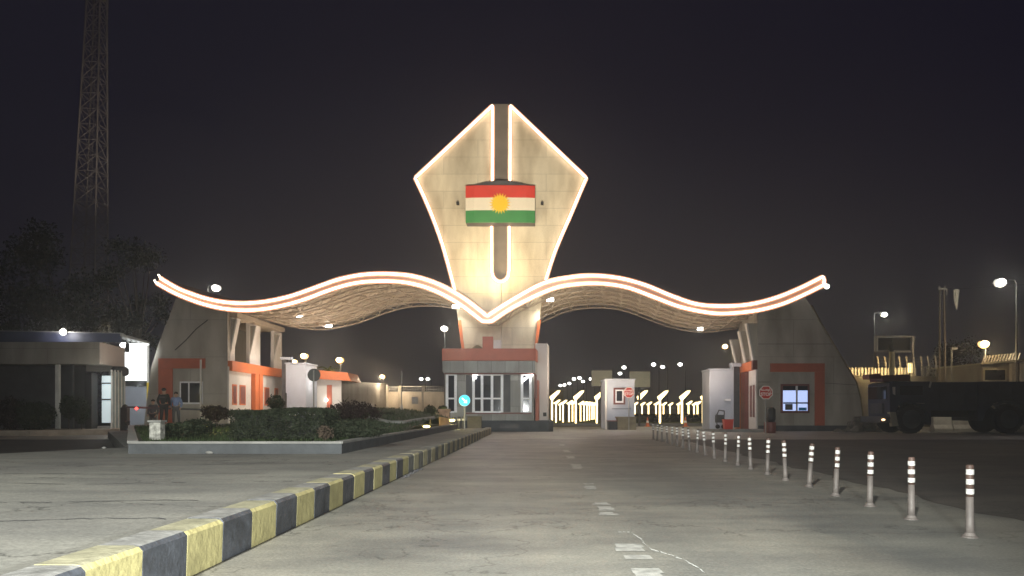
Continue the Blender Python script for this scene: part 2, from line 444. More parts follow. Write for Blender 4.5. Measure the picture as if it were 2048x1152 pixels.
# worn lane dashes, one painted line of the road
g = MB()
def lx(Y): return 0.86 + SR * Y + .0
for (a, b, wd) in [(5.6, 7.3, .17), (9.3, 10.6, .12), (12.4, 13.4, .10), (16.8, 18.2, .13), (20.4, 21.6, .12), (23.6, 24.8, .12), (28, 29, .1)]:
    n = 9
    for k in range(n):
        ya, yb = a + (b - a) * k / n, a + (b - a) * (k + 1) / n
        if random.random() < .12: continue
        wl = wd * random.uniform(.6, 1.1); wr = wd * random.uniform(.6, 1.1)
        g.add([(lx(ya) - wl, ya, .009), (lx(ya) + wr, ya, .009), (lx(yb) + wr * .9, yb, .009), (lx(yb) - wl, yb, .009)], [(0, 1, 2, 3)])
struct(g.build('lane_marking', M['line_paint']))
# patched crack across the lane
g = MB(); pts = []
cr = [(1238, 1066), (1262, 1066), (1285, 1080), (1300, 1098), (1320, 1105), (1345, 1112), (1362, 1120), (1385, 1132), (1398, 1140), (1412, 1148)]
for px, py in cr:
    Y = CH * F / (py - HY); pts.append(Vector((X_(px, Y) + random.uniform(-.02, .02), Y, .006)))
for a, b in zip(pts[:-1], pts[1:]):
    for t in range(3):
        p = a.lerp(b, t / 3) + Vector((random.uniform(-.02, .02), random.uniform(-.02, .02), 0)); q = a.lerp(b, (t + 1) / 3)
        wdt = random.uniform(.008, .03)
        g.add([p + Vector((0, -wdt, .004)), q + Vector((0, -wdt * .7, .004)), q + Vector((0, wdt * .7, .006)), p + Vector((0, wdt, .006))], [(0, 1, 2, 3)])
struct(g.build('road_crack_repair', M['sealant']))
g = MB()
for (py, xa, xb) in ((967, -14, -4.4), (948, -12, -3.8), (1003, -9, -3.4), (1040, -7.5, -3.1), (928, -9, -3)):
    Yc = (CH - MZ) * F / (py - HY); n = 46; pr = None
    for k in range(n + 1):
        x = xa + (xb - xa) * k / n; p = Vector((x, Yc + .10 * math.sin(x * 2.3 + py) + random.uniform(-.03, .03), MZ + .004)); wj = random.uniform(.006, .022)
        if pr is not None and random.random() > .06: g.add([pr[0] - Vector((0, pr[1], 0)), p - Vector((0, wj, 0)), p + Vector((0, wj, 0)), pr[0] + Vector((0, pr[1], 0))], [(0, 1, 2, 3)])
        pr = (p, wj)
struct(g.build('median_cracks', M['dark_grey']))
# dark debris against the kerb foot
g = MB()
for k in range(26):
    Y = 14.4 + k * .09; g.ball((kx(Y) + .05 + random.uniform(0, .08), Y, .01), random.uniform(.02, .05), 6, 0, (1, 1.4, .5), .3)
struct(g.build('kerb_dirt', M['dark_grey']))

# raised sidewalk by the guard building (left)
g = MB(); g.prism([(-46, 38.4, 0), (X_(60, 38.6), 38.6, 0), (X_(238, 41.5), 41.5, 0), (X_(240, 50), 50, 0), (-46, 50, 0)], (0, 0, .30))
struct(g.build('sidewalk', M['sidewalk']))

# ============================================================ PLANTER, LAWN AND SHRUBS
PZ = 0.60
plan = [(-8.7, 17), (-3.86, 17), (-2.95, 41), (-18.4, 41), (-18.4, 36)]
pt = thing('planter', 'long raised concrete planter wall with pale coping in front of the hedge', 'planter', (-6, 17, MZ))
def wall_seg(a, b, t, z0, z1, name, m, over=0.0):
    a = Vector(a); b = Vector(b); d = (b - a).normalized(); nrm = Vector((-d.y, d.x))
    g = MB()
    p = [a + nrm * -over, b + nrm * -over, b + nrm * (t + over), a + nrm * (t + over)]
    g.prism([(q.x, q.y, z0) for q in p], (0, 0, z1 - z0)); return g.build(name, m, pt)
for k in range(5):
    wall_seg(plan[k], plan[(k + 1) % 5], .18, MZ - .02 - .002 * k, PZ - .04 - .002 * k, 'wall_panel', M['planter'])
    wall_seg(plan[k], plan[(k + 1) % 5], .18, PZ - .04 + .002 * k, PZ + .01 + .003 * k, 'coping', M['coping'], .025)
# mounded earth inside
def mound_z(x, y):
    z = PZ - .06
    z += 0.86 * math.exp(-(((x + 6.0) / 3.4) ** 2)) * max(0, min(1, (y - 25) / 9)) * max(0, min(1, (41 - y) / 3))
    return z
g = MB(); nx, ny = 40, 40; vs = []; fs = []
for j in range(ny + 1):
    Y = 17.15 + (40.8 - 17.15) * j / ny
    xl = -8.5 + (-18.2 + 8.5) * min(1, (Y - 17.15) / 18.8); xr = -4.05 + .0385 * (Y - 17.15)
    for i in range(nx + 1):
        x = xl + (xr - xl) * i / nx
        vs.append((x, Y, mound_z(x, Y) + random.uniform(-.02, .02)))
for j in range(ny):
    for i in range(nx):
        a = j * (nx + 1) + i; fs.append((a, a + 1, a + nx + 2, a + nx + 1))
g.add(vs, fs); o = g.build('lawn', M['soil'], smooth=True); struct(o)
g = MB()
for k in range(9000):
    Y = random.uniform(17.3, 40.6); xl = -8.4 + (-18.1 + 8.4) * min(1, (Y - 17.15) / 18.8); xr = -4.1 + .0385 * (Y - 17.15)
    x = random.uniform(xl, xr); z = mound_z(x, Y); h = random.uniform(.05, .14); a = random.uniform(0, 6.28)
    dx, dy = math.cos(a) * .02, math.sin(a) * .02
    g.add([(x - dx, Y - dy, z), (x + dx, Y + dy, z), (x + random.uniform(-.04, .04), Y + random.uniform(-.04, .04), z + h)], [(0, 1, 2)])
o = g.build('grass', M['grass']); tag(o, 'short dark grass covering the raised planter bed', 'grass'); o['kind'] = 'stuff'

def box_hedge(x0, x1, y0, y1, z0, z1, n, size, m, label, name='hedge', cat='hedge', wob=.06, top=None):
    t = thing(name, label, cat, ((x0 + x1) / 2, (y0 + y1) / 2, z0))
    g = MB()
    for k in range(n):
        f = random.random(); x = random.uniform(x0, x1); zt = z1 if top is None else top(x)
        s = random.random()
        if s < .42: p = (x, y0 + abs(random.gauss(0, wob)), random.uniform(z0, zt))
        elif s < .78: p = (x, random.uniform(y0, y1), zt - abs(random.gauss(0, wob)))
        elif s < .9: p = (random.choice([x0, x1]) + random.gauss(0, wob), random.uniform(y0, y1), random.uniform(z0, min(zt, z1)))
        else: p = (x, random.uniform(y0, y1), random.uniform(z0, zt))
        g.leaf(p, size * random.uniform(.6, 1.3))
    g.build('foliage', m, t)
    g = MB()
    k = int((x1 - x0) / .35)
    for i in range(k + 1):
        x = x0 + .1 + (x1 - x0 - .2) * i / max(1, k); zt = (z1 if top is None else top(x)) - .12
        g.tube([(x, (y0 + y1) / 2, z0 - .05), (x + random.uniform(-.1, .1), (y0 + y1) / 2, (z0 + zt) / 2), (x + random.uniform(-.15, .15), (y0 + y1) / 2, zt)], .022, 5)
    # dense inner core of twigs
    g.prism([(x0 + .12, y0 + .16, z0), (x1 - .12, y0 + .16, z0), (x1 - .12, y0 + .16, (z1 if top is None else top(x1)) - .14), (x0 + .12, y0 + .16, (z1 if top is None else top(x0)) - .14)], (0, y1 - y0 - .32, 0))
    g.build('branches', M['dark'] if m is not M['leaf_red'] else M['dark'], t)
    return t
hx0, hx1 = X_(462, 18.8), X_(650, 18.8)
box_hedge(hx0, hx1, 18.7, 20.2, PZ, 1.36, 17000, .032, M['leaf_hedge'],
          'long clipped dark green hedge, biggest one in the planter', top=lambda x: 1.37 - .02 * (x - hx0) + .05 * math.sin(x * 2.1))

def shrub(cx, cy, z0, rx, ry, rz, n, size, m, label, trunk=0.0, name='shrub', cat='shrub', group=None, rough=.18, tr=.03):
    t = thing(name, label, cat, (cx, cy, z0), group)
    zc = z0 + trunk + rz
    lobes = [(random.gauss(0, .45), random.gauss(0, .45), random.gauss(0, .35), random.uniform(.45, .8)) for _ in range(9)]
    g = MB()
    for k in range(n):
        d = Vector((random.gauss(0, 1), random.gauss(0, 1), random.gauss(0, 1))).normalized()
        if random.random() < .55: q = d * random.uniform(.78, 1.0 + rough * random.random())
        else:
            l = random.choice(lobes); q = Vector(l[:3]) * .7 + d * l[3] * random.uniform(.6, 1.05)
        if q.z < -.95 and trunk == 0: q.z = -.95
        g.leaf((cx + q.x * rx, cy + q.y * ry, zc + q.z * rz), size * random.uniform(.6, 1.35))
    g.build('foliage' if name != 'tree' else 'crown', m, t)
    g = MB()
    g.tube([(cx, cy, z0 - .05), (cx + .02, cy, z0 + trunk * .6 + .05), (cx, cy, zc)], tr, 6, r_end=tr * .5)
    for k in range(7):
        d = Vector((random.gauss(0, 1), random.gauss(0, 1), random.uniform(.1, 1))).normalized()
        g.tube([(cx, cy, z0 + trunk * .8 + .04), (cx + d.x * rx * .4, cy + d.y * ry * .4, zc + d.z * rz * .1 - rz * .3), (cx + d.x * rx * .8, cy + d.y * ry * .8, zc + d.z * rz * .6)], tr * .5, 5, r_end=tr * .15)
    g.build('trunk' if name == 'tree' or trunk else 'branches', M['bark'], t)
    return t
shrub(X_(712, 19.6), 19.8, PZ, .80, .75, .24, 4500, .035, M['leaf_hedge'], 'low rounded dark shrub right of the big hedge')
shrub(X_(705, 26), 26, PZ + .22, .95, .6, .40, 2400, .05, M['leaf_red'], 'dark purple spreading shrub behind the end of the big hedge')
shrub(X_(365, 19.8), 19.8, PZ, .55, .5, .20, 1100, .05, M['leaf'], 'low bushy shrub behind the left corner of the planter')
shrub(X_(395, 24), 24, PZ, .5, .5, .22, 900, .06, M['leaf'], 'wide dark shrub beside the standing guard')
shrub(X_(433, 33), 33, PZ, .60, .5, .30, 1500, .06, M['leaf_red'], 'small purple-leaved bush in front of the left gatehouse', trunk=.3)
shrub(X_(552, 30), 30, PZ, .30, .30, .28, 900, .05, M['leaf'], 'round clipped topiary ball behind the hedge', trunk=.75)
shrub(X_(860, 39), 39, PZ, .34, .34, .32, 1000, .05, M['leaf'], 'left of two round topiary trees by the kiosk', trunk=.35, group='topiary trees by the kiosk', tr=.05)
shrub(X_(883, 39), 39.8, PZ, .28, .28, .27, 800, .05, M['leaf'], 'right of two round topiary trees by the kiosk', trunk=.45, group='topiary trees by the kiosk', tr=.05)
shrub(X_(772, 32), 32, PZ + .2, .55, .5, .22, 900, .05, M['leaf'], 'low shrub on the lawn mound below the beige wall')
shrub(X_(650, 18.6), 18.6, PZ, .18, .15, .17, 300, .04, M['bark'], 'small dry brown tuft at the planter edge')
# dark bush on the left sidewalk
shrub(X_(72, 40), 40, .3, .95, .6, .74, 2600, .08, M['leaf'], 'large round dark bush on the left sidewalk')
shrub(X_(8, 40), 40.5, .3, .6, .5, .85, 1600, .08, M['leaf_red'], 'dark bush at the left end of the sidewalk')
# bare shrub
t = thing('bare_shrub', 'leafless twiggy shrub in front of the orange-roofed kiosk', 'shrub', (X_(690, 31), 31, PZ))
for k in range(8):
    g = MB(); b = Vector((X_(690, 31) + random.uniform(-.05, .05), 31, PZ + .25)); tt = b + Vector((random.uniform(-.45, .45), random.uniform(-.2, .2), random.uniform(.5, .95)))
    g.tube([b, b.lerp(tt, .5) + Vector((random.uniform(-.08, .08), 0, 0)), tt], .016, 5, r_end=.005)
    for j in range(3):
        p = b.lerp(tt, random.uniform(.4, .9)); g.tube([p, p + Vector((random.uniform(-.25, .25), 0, random.uniform(.1, .3)))], .007, 4)
    g.build('branch', M['bark'], t)

g = MB(); pts = [at(px, py, Y) for px, py, Y in ((738, 824, 30), (752, 833, 29.5), (766, 842, 29), (782, 848, 28.6), (806, 850, 29), (840, 851, 31), (868, 850, 33))]
pts = [Vector((p.x, p.y, mound_z(p.x, p.y) + .03)) for p in pts]
g.tube(pts, .07, 6); tag(g.build('stone_edging', M['coping']), 'thin pale curved edging laid on the grassy mound', 'edging')
# patterned stone box and white slab on the planter corner
t = thing('stone_plinth', 'small mottled white stone plinth on the planter by the barrier', 'plinth', (X_(313, 18.9), 18.9, PZ))
g = MB(); cx = X_(313, 18.9); g.box(cx - .14, cx + .14, 18.8, 19.08, PZ - .03, PZ + .42); g.build('block', mat('mottled_stone', (0.36, 0.36, 0.33), .8, .7, 9), t, bevel=.02)
g = MB(); g.box(cx - .17, cx + .17, 18.77, 19.11, PZ + .42, PZ + .47); g.build('cap', M['coping'], t)
# loose stones on the median
for px, py, r, lb in [(418, 908, .055, 'small pale stone lying below the planter wall'), (208, 897, .04, 'flat pale chip lying beside the side road')]:
    Y = (CH - MZ) * F / (py - HY); g = MB(); g.ball((X_(px, Y), Y, MZ + r * .5), r, 8, 0, (1.4, 1, .7), .2)
    tag(g.build('stone', M['coping']), lb, 'stone')

# ============================================================ DELINEATOR POSTS
names = ['nearest', 'second nearest', 'third nearest', 'fourth nearest', 'fifth nearest', 'sixth nearest', 'seventh nearest', 'eighth nearest', 'ninth nearest', 'tenth nearest', 'eleventh nearest', 'twelfth nearest', 'thirteenth nearest', 'fourteenth nearest', 'fifteenth nearest', 'sixteenth nearest', 'seventeenth nearest', 'fourth farthest', 'third farthest', 'second farthest', 'farthest']
t0 = thing('delineator_post', 'nearest flexible delineator post with three white reflective bands', 'road post', (4.70, 7.7, 0), 'delineator posts along the lane')
bx, by = 4.70, 7.7
g = MB(); g.lathe((bx, by, .004), [(.082, 0), (.080, .008), (.060, .02), (.045, .05)], 16); g.build('base', M['post_body'], t0)
g = MB(); g.lathe((bx, by, .02), [(.046, .03), (.040, .12), (.036, .40)], 14); g.build('stem', M['post_body'], t0, smooth=True)
g = MB(); g.lathe((bx, by, 0), [(.036, .42), (.037, .62), (.037, .735), (.031, .75)], 14); g.build('sleeve', M['post_dark'], t0, smooth=True)
for z in (.475, .575, .675):
    g = MB(); n = 10
    for j in range(n):      # front half band with a fine weave edge
        a0 = math.pi + math.pi * j / n; a1 = math.pi + math.pi * (j + 1) / n
        r = .0395
        g.add([(bx + r * math.cos(a0), by + r * math.sin(a0), z - .027), (bx + r * math.cos(a1), by + r * math.sin(a1), z - .027),
               (bx + r * math.cos(a1), by + r * math.sin(a1), z + .027), (bx + r * math.cos(a0), by + r * math.sin(a0), z + .027)], [(0, 1, 2, 3)])
    g.build('reflective_band', M['reflector'], t0)
for k in range(1, 21):
    Y = 7.7 + k * 1.24 * (1 + .003 * k) + random.uniform(-.06, .06); X = 4.70 + .065 * (Y - 7.7) + random.uniform(-.02, .02)
    o = dup(t0, (X - 4.70, Y - 7.7, 0), names[k] + ' flexible delineator post along the lane, white bands')
    o.rotation_euler = (random.uniform(-.05, .05), random.gauss(0, .035), random.uniform(-.5, .5))

# ============================================================ CENTRAL TOWER
TY = 50.5
tw = thing('gate_tower', 'tall cream kite-shaped gate tower outlined by glowing tubes', 'tower', (X_(1000, TY), TY, 0))
def P(px, py, Y=TY): return at(px, py, Y)
LO = [(985, 207), (830, 355), (848, 393), (866, 436), (882, 480), (894, 520), (904, 558), (911, 600), (917, 650), (924, 700), (925, 855)]
RO = [(1021, 207), (1173, 355), (1157, 392), (1141, 430), (1125, 466), (1111, 500), (1099, 535), (1090, 565), (1083, 600), (1078, 650), (1072, 700), (1072, 855)]
TH = (1.5 * .05, 1.5, 0)
g = MB(); g.prism([P(*p) for p in LO] + [P(1002, 855), P(1002, 566), P(992, 562), P(985, 550)], TH); g.build('blade', M['clad'], tw)
g = MB(); g.prism([P(*p) for p in RO] + [P(1003, 855), P(1003, 566), P(1013, 562), P(1019, 550)], TH); g.build('blade', M['clad'], tw)
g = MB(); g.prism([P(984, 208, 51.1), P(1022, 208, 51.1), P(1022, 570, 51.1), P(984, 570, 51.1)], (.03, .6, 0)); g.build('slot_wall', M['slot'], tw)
for a, b in (((919, 640), (926, 700)), ((1079, 640), (1071, 700))):
    g = MB(); s = 1 if a[0] > 1000 else -1
    g.prism([P(a[0] - 3, a[1], TY - .06), P(a[0] + 3, a[1], TY - .06), P(b[0] + 3, b[1], TY - .06), P(b[0] - 3, b[1], TY - .06)], (0, .7, 0)); g.build('edge_trim', M['orange'], tw)
def led(pts, Y, parent, r=.066, m=None, name='light_tube', closed=False):
    q = [at(px, py, Y + .085) for px, py in pts]; wd = r * 2.3; g = MB(); vs = []      # added pink tray behind the tube, imitates its halo
    for i, p in enumerate(q):
        d = (q[min(i + 1, len(q) - 1)] - q[max(i - 1, 0)]).normalized(); nrm = Vector((-d.z, 0, d.x)) * wd
        vs += [p + nrm, p - nrm]
    k = len(vs); fs = [(2 * i, 2 * i + 1, 2 * i + 3, 2 * i + 2) for i in range(len(q) - 1)]
    vs += [v + Vector((0, .03, 0)) for v in vs]; fs += [tuple(j + k for j in reversed(f)) for f in list(fs)]
    fs += [(2 * i, 2 * i + 2, k + 2 * i + 2, k + 2 * i) for i in range(len(q) - 1)] + [(2 * i + 1, k + 2 * i + 1, k + 2 * i + 3, 2 * i + 3) for i in range(len(q) - 1)]
    g.add(vs, fs); g.build('tube_halo_tray', M['halo_tray'], parent)
    g = MB(); g.tube([P(px, py, Y) for px, py in pts], r, 8, closed=closed); return g.build(name, m or E['led'], parent, smooth=True)
def dens(pts, n=4):           # smooth a polyline with Catmull-Rom
    out = []
    for i in range(len(pts) - 1):
        p0 = Vector(pts[max(0, i - 1)]); p1 = Vector(pts[i]); p2 = Vector(pts[i + 1]); p3 = Vector(pts[min(len(pts) - 1, i + 2)])
        for k in range(n):
            t = k / n
            out.append(tuple(.5 * ((2 * p1) + (-p0 + p2) * t + (2 * p0 - 5 * p1 + 4 * p2 - p3) * t * t + (-p0 + 3 * p1 - 3 * p2 + p3) * t ** 3)))
    out.append(tuple(pts[-1])); return out
LY = TY - .10
led([(984.5, 372), (985, 211)], LY, tw); led([(985, 211), (831, 355)], LY, tw); led(dens(LO[1:7] + [(911, 585)]), LY, tw)
led([(1020, 372), (1020.5, 211)], LY, tw); led([(1020.5, 211), (1172, 355)], LY, tw); led(dens(RO[1:8]), LY, tw)
led([(983, 447), (983, 540), (985, 551), (990, 559), (997, 563), (1004, 563), (1012, 559), (1017, 551), (1018.5, 540), (1018.5, 447)], LY, tw)
g = MB(); g.prism([P(985, 446, LY), P(1017, 446, LY), P(1017, 452, LY), P(985, 452, LY)], (0, .08, 0)); g.build('light_bar', E['led_slot'], tw)
for px in (916, 1084):
    g = MB(); g.box(X_(px, TY) - .09, X_(px, TY) + .09, TY - .35, TY + .02, Z_(408, TY) - .09, Z_(408, TY) + .07); g.tube([(X_(px, TY), TY - .1, Z_(408, TY)), (X_(px, TY), TY - .05, Z_(401, TY))], .03)
    g.build('spotlight', M['dark'], tw)

# flag panel, a shallow box hung on the tower
FY = 49.2
fl = thing('boxed_flag', 'boxed tricolour flag panel with yellow sun, hung on the tower', 'flag panel', (X_(1000, FY), FY, Z_(445, FY)))
def strip(a, b, m, name, dy=0.0):
    g = MB()
    # the panel bends slightly back at both ends
    xs = [931, 948, 1000, 1053, 1070]; ys = [FY + .12, FY + .03, FY, FY + .03, FY + .12]
    for i in range(4):
        g.prism([(X_(xs[i], FY), ys[i], Z_(a, FY)), (X_(xs[i + 1], FY), ys[i + 1], Z_(a, FY)), (X_(xs[i + 1], FY), ys[i + 1], Z_(b, FY)), (X_(xs[i], FY), ys[i], Z_(b, FY))], (0, .10, 0))
    return g.build(name, m, fl)
strip(370.5, 395, M['flag_red'], 'red_stripe'); strip(395, 420.3, M['flag_white'], 'white_stripe'); strip(420.3, 444.5, M['flag_green'], 'green_stripe')
g = MB(); c = at(1000, 407, FY); n = 21; pts = []
for k in range(2 * n):
    r = .72 if k % 2 == 0 else .46; t = math.pi / 2 + math.pi * k / n; pts.append((c.x + r * math.cos(t), FY - .03, c.z + r * math.sin(t)))
g.prism(pts, (0, .025, 0)); g.build('sun_emblem', M['flag_sun'], fl)
g = MB(); c2 = [at(931, 372, FY), at(985, 359, FY), at(1020, 359, FY), at(1070, 372, FY), at(1070, 444, FY), at(931, 444, FY)]
g.prism([Vector((p.x, FY + .24, p.z)) for p in c2], (.05, .95, 0)); g.build('housing', M['dark_grey'], fl)

# ============================================================ CANOPY (wavy roof)
CY = 47.0
TOP = [(320, 556), (345, 571), (368, 582), (420, 599), (471, 606), (522, 604), (574, 594), (625, 577), (676, 559), (727, 549), (779, 547.5), (830, 553), (881, 570), (930, 598), (974, 632)]
TOPR = [(974, 632), (1022, 601), (1085, 567), (1137, 555), (1185, 551), (1239, 556), (1291, 570), (1342, 591), (1393, 608), (1444, 612), (1496, 609), (1547, 597), (1598, 577), (1646, 553)]
BOT = [(313, 566), (351, 587), (403, 607), (454, 618), (505, 620), (556, 613), (608, 599), (659, 580), (710, 566), (762, 562), (813, 565), (864, 579), (916, 606), (964, 642)]
BOTR = [(984, 642), (1030, 612), (1103, 578), (1154, 568), (1205, 567), (1256, 575), (1308, 594), (1359, 613), (1410, 624), (1451, 627), (1513, 621), (1564, 608), (1609, 589), (1647, 570)]
def interp(pts, px):
    if px <= pts[0][0]: return pts[0][1]
    for a, b in zip(pts[:-1], pts[1:]):
        if a[0] <= px <= b[0]: return a[1] + (b[1] - a[1]) * (px - a[0]) / (b[0] - a[0] + 1e-9)
    return pts[-1][1]
dT = dens(TOP); dTR = dens(TOPR); dB = dens(BOT); dBR = dens(BOTR)
topf = lambda px: interp(dT, px) if px <= 974 else interp(dTR, px)
botf = lambda px: interp(dB, px) if px <= 974 else interp(dBR, px)
cp = thing('gate_canopy', 'wide wavy gate canopy edged with two glowing light lines', 'canopy', (X_(975, CY), CY, 6.8))
pxs = [318 + (1648 - 318) * k / 110 for k in range(111)]
def zt(px): return Z_(topf(px), CY)
def zb(px): return Z_(min(botf(px), 642), CY)
def ribbon(name, px0, px1, m, y0, th, inset=.08):
    g = MB(); q = [p for p in pxs if px0 < p < px1]; q = [px0] + q + [px1]
    a = [(X_(p, CY), y0, zt(p) + .07) for p in q] + [(X_(p, CY), y0, zb(p) - .07) for p in reversed(q)]
    n = len(q); vs = []; fs = []
    for dy in (0, th): vs += [(x, y + dy, z) for x, y, z in a]
    T = len(a)
    for i in range(n - 1):
        fs.append((i, i + 1, T - 2 - i, T - 1 - i)); fs.append((T + i, T + T - 1 - i, T + T - 2 - i, T + i + 1))
    for i in range(T):
        j = (i + 1) % T; fs.append((i, i + T, j + T, j))
    g.add(vs, fs); return g.build(name, m, cp)
ribbon('fascia', 318, 974, M['fascia'], CY, .30); ribbon('fascia', 974, 1648, M['fascia'], CY, .30)
led(dT, CY - .09, cp, .070); led(dB + [(974, 643)], CY - .09, cp, .070)
led(dTR, CY - .09, cp, .070); led([(974, 643)] + dBR, CY - .09, cp, .070)
led([(1646, 553), (1649, 561), (1647, 570)], CY - .09, cp, .07)
for q in ((313, 566), (321, 555)):
    g = MB(); c = at(q[0] - 1, q[1], CY - .1); g.tube([c, c + Vector((-.1, 0, .18))], .05); g.build('cap_light', E['star'], cp)
# roof sheet and space truss behind the fascia
SK = 0.14; DEP = 11.3
def back(px, z, d): return Vector((X_(px, CY) + SK * d, CY + d, z))
g = MB(); vs = []; fs = []; q = pxs[::1]; nd = 6
for j in range(nd + 1):
    d = .3 + (DEP - .3) * j / nd
    for p in q: vs.append(back(p, zt(p) - .06, d))
nq = len(q)
for j in range(nd):
    for i in range(nq - 1): a = j * nq + i; fs.append((a, a + 1, a + nq + 1, a + nq))
nn = len(vs); vs += [v + Vector((0, 0, .08)) for v in vs]
fs += [tuple(i + nn for i in reversed(f)) for f in list(fs)]
g.add(vs, fs); g.build('roof_sheet', M['roof'], cp, smooth=True)
# longitudinal trusses
tp = [322 + (1644 - 322) * k / 66 for k in range(67)]
NR = 6
for j in range(NR):
    d = .7 + (DEP - .75) * j / (NR - 1); g = MB()
    g.tube([back(p, zb(p) + .02, d) for p in tp], .055, 5); g.tube([back(p, zt(p) - .14, d) for p in tp], .045, 5)
    for k in range(len(tp) - 1):
        a, b = tp[k], tp[k + 1]
        g.tube([back(a, zb(a) + .02, d), back((a + b) / 2, zt((a + b) / 2) - .14, d), back(b, zb(b) + .02, d)], .028, 4)
    g.build('truss', M['truss'], cp)
g = MB()
for k in range(0, len(tp), 2):
    p = tp[k]
    g.tube([back(p, zb(p) + .05, .7), back(p, zb(p) + .05, DEP - .05)], .035, 4)
g.build('purlins', M['truss'], cp)
g = MB()
for k in range(0, len(tp) - 2, 2):
    for j in range(NR - 1):
        d0 = .7 + (DEP - .75) * j / (NR - 1); d1 = .7 + (DEP - .75) * (j + 1) / (NR - 1)
        a, b = tp[k], tp[k + 2]; m_ = (a + b) / 2; dm = (d0 + d1) / 2
        c = back(m_, zt(m_) - .15, dm)
        for (pp, dd) in ((a, d0), (b, d0), (a, d1), (b, d1)): g.tube([back(pp, zb(pp) + .03, dd), c], .03, 4)
g.build('web_bars', M['truss'], cp)
# flood lamps hung below the canopy
floods = [(600, 632, 53.5, 'left of two small flood lamps under the left wing'), (658, 652, 57.3, 'right of two small flood lamps under the left wing'),
          (912, 614, 50.2, 'small flood lamp under the canopy just left of the V'), (1100, 600, 50.5, 'small flood lamp under the right wing near the tower'),
          (1400, 658, 57.5, 'small flood lamp at the low back edge of the right wing')]
for px, py, Y, lb in floods:
    c = at(px, py, Y); t = thing('flood_lamp', lb, 'lamp', c, 'flood lamps under the canopy')
    g = MB(); g.box(c.x - .26, c.x + .26, c.y - .10, c.y + .12, c.z - .02, c.z + .16); g.tube([(c.x, c.y, c.z + .15), (c.x, c.y, c.z + .55)], .03); g.build('housing', M['steel'], t)
    g = MB(); g.box(c.x - .23, c.x + .23, c.y - .14, c.y - .06, c.z - .09, c.z + .10); g.build('lens', E['flood'], t)
    lamp('flood_light', 'SPOT', (c.x, c.y - .3, c.z - .3), 260 if px == 912 else 1300, (1.0, .92, .80), (c.x * .95, c.y - 1.5, 0), .2, 150, .9)
# right wing-tip lamp
c = at(1654, 573, CY); t = thing('wing_tip_lamp', 'small white lamp on the right tip of the canopy', 'lamp', c)
g = MB(); g.ball(c, .14, 10); g.build('lens', E['flood'], t)
g = MB(); g.tube([c + Vector((-.05, .05, -.05)), c + Vector((-.28, .1, -.2))], .03); g.build('bracket', M['steel'], t)
# added fill on the tower from far in front, then warm uplights on the canopy top
lamp('tower_front_fill', 'SPOT', (-.9, 12, 2.2), 66000, (1.0, .86, .64), at(1002, 385, TY), .25, 27, .5)
for px, en in ((962, 750), (994, 750)):
    lamp('tower_uplight', 'SPOT', at(px, 605, 48.3), en, (1.0, .74, .38), at(1002, 430, TY), .3, 120, .9)
lamp('soffit_fill', 'SPOT', (-9.5, 50.5, .4), 2400, (1.0, .80, .58), (-9.5, 52.5, 8), .4, 120, .8)  # added upward fills for the soffit, no lamps stand here
lamp('soffit_fill', 'SPOT', (4.6, 50.0, .3), 1900, (1.0, .80, .58), (6.5, 52.5, 8), .4, 120, .8)
lamp('soffit_fill', 'SPOT', (-14.8, 51, .4), 1400, (1.0, .78, .56), (-14.8, 52.5, 8), .4, 120, .8)
lamp('soffit_fill', 'SPOT', (11.0, 50, .3), 1000, (1.0, .78, .56), (11.5, 52.5, 8), .4, 120, .8)

# ============================================================ CENTRAL KIOSK
KY = 47.3
kd = Vector((.10, 1.0, 0))
ki = thing('kiosk', 'central inspection kiosk with orange parapet and white-framed windows', 'kiosk', (X_(980, KY), KY, 0))
def kp(px, py, Y=KY): return at(px, py, Y)
def kbox(px0, px1, py0, py1, y0, dep, m, name, par=None, bevel=0, sk=True):
    g = MB(); g.prism([at(px0, py0, KY) + Vector((0, y0 - KY, 0)), at(px1, py0, KY) + Vector((0, y0 - KY, 0)), at(px1, py1, KY) + Vector((0, y0 - KY, 0)), at(px0, py1, KY) + Vector((0, y0 - KY, 0))], kd * dep)
    return g.build(name, m, par or ki, bevel=bevel)
zb0 = HY + CH * F / KY
g = MB(); g.prism([(X_(880, KY), KY - .55, 0), (X_(1096, KY), KY - .55, 0), (X_(1106, KY), KY - .2, 0), (X_(1112, KY), KY + 5, 0), (X_(890, KY), KY + 5, 0)], (0, 0, .70)); g.build('platform', M['planter'], ki, bevel=.03)
g = MB(); g.box(X_(1000, KY), X_(1037, KY), KY - .57, KY - .5, .22, .52); g.build('plaque', M['dark_grey'], ki)
kbox(890, 1068, 747, 842, KY, 2.6, M['booth_panel'], 'body')
kbox(886, 1070, 722.5, 746, KY - .35, 3.0, M['booth_panel'], 'fascia_band')
kbox(885, 1071, 698, 722, KY - .40, 3.1, M['brick_red'], 'parapet')
kbox(889, 1069, 746.3, 749, KY - .2, 2.6, M['maroon'], 'lintel')
kbox(932, 1062, 825, 828, KY - .08, .1, M['maroon'], 'sill')
kbox(932, 944, 750, 824, KY - .012, .1, M['dark_grey'], 'recess_panel')
kbox(1007, 1021, 750, 824, KY - .012, .1, M['dark_grey'], 'recess_panel')
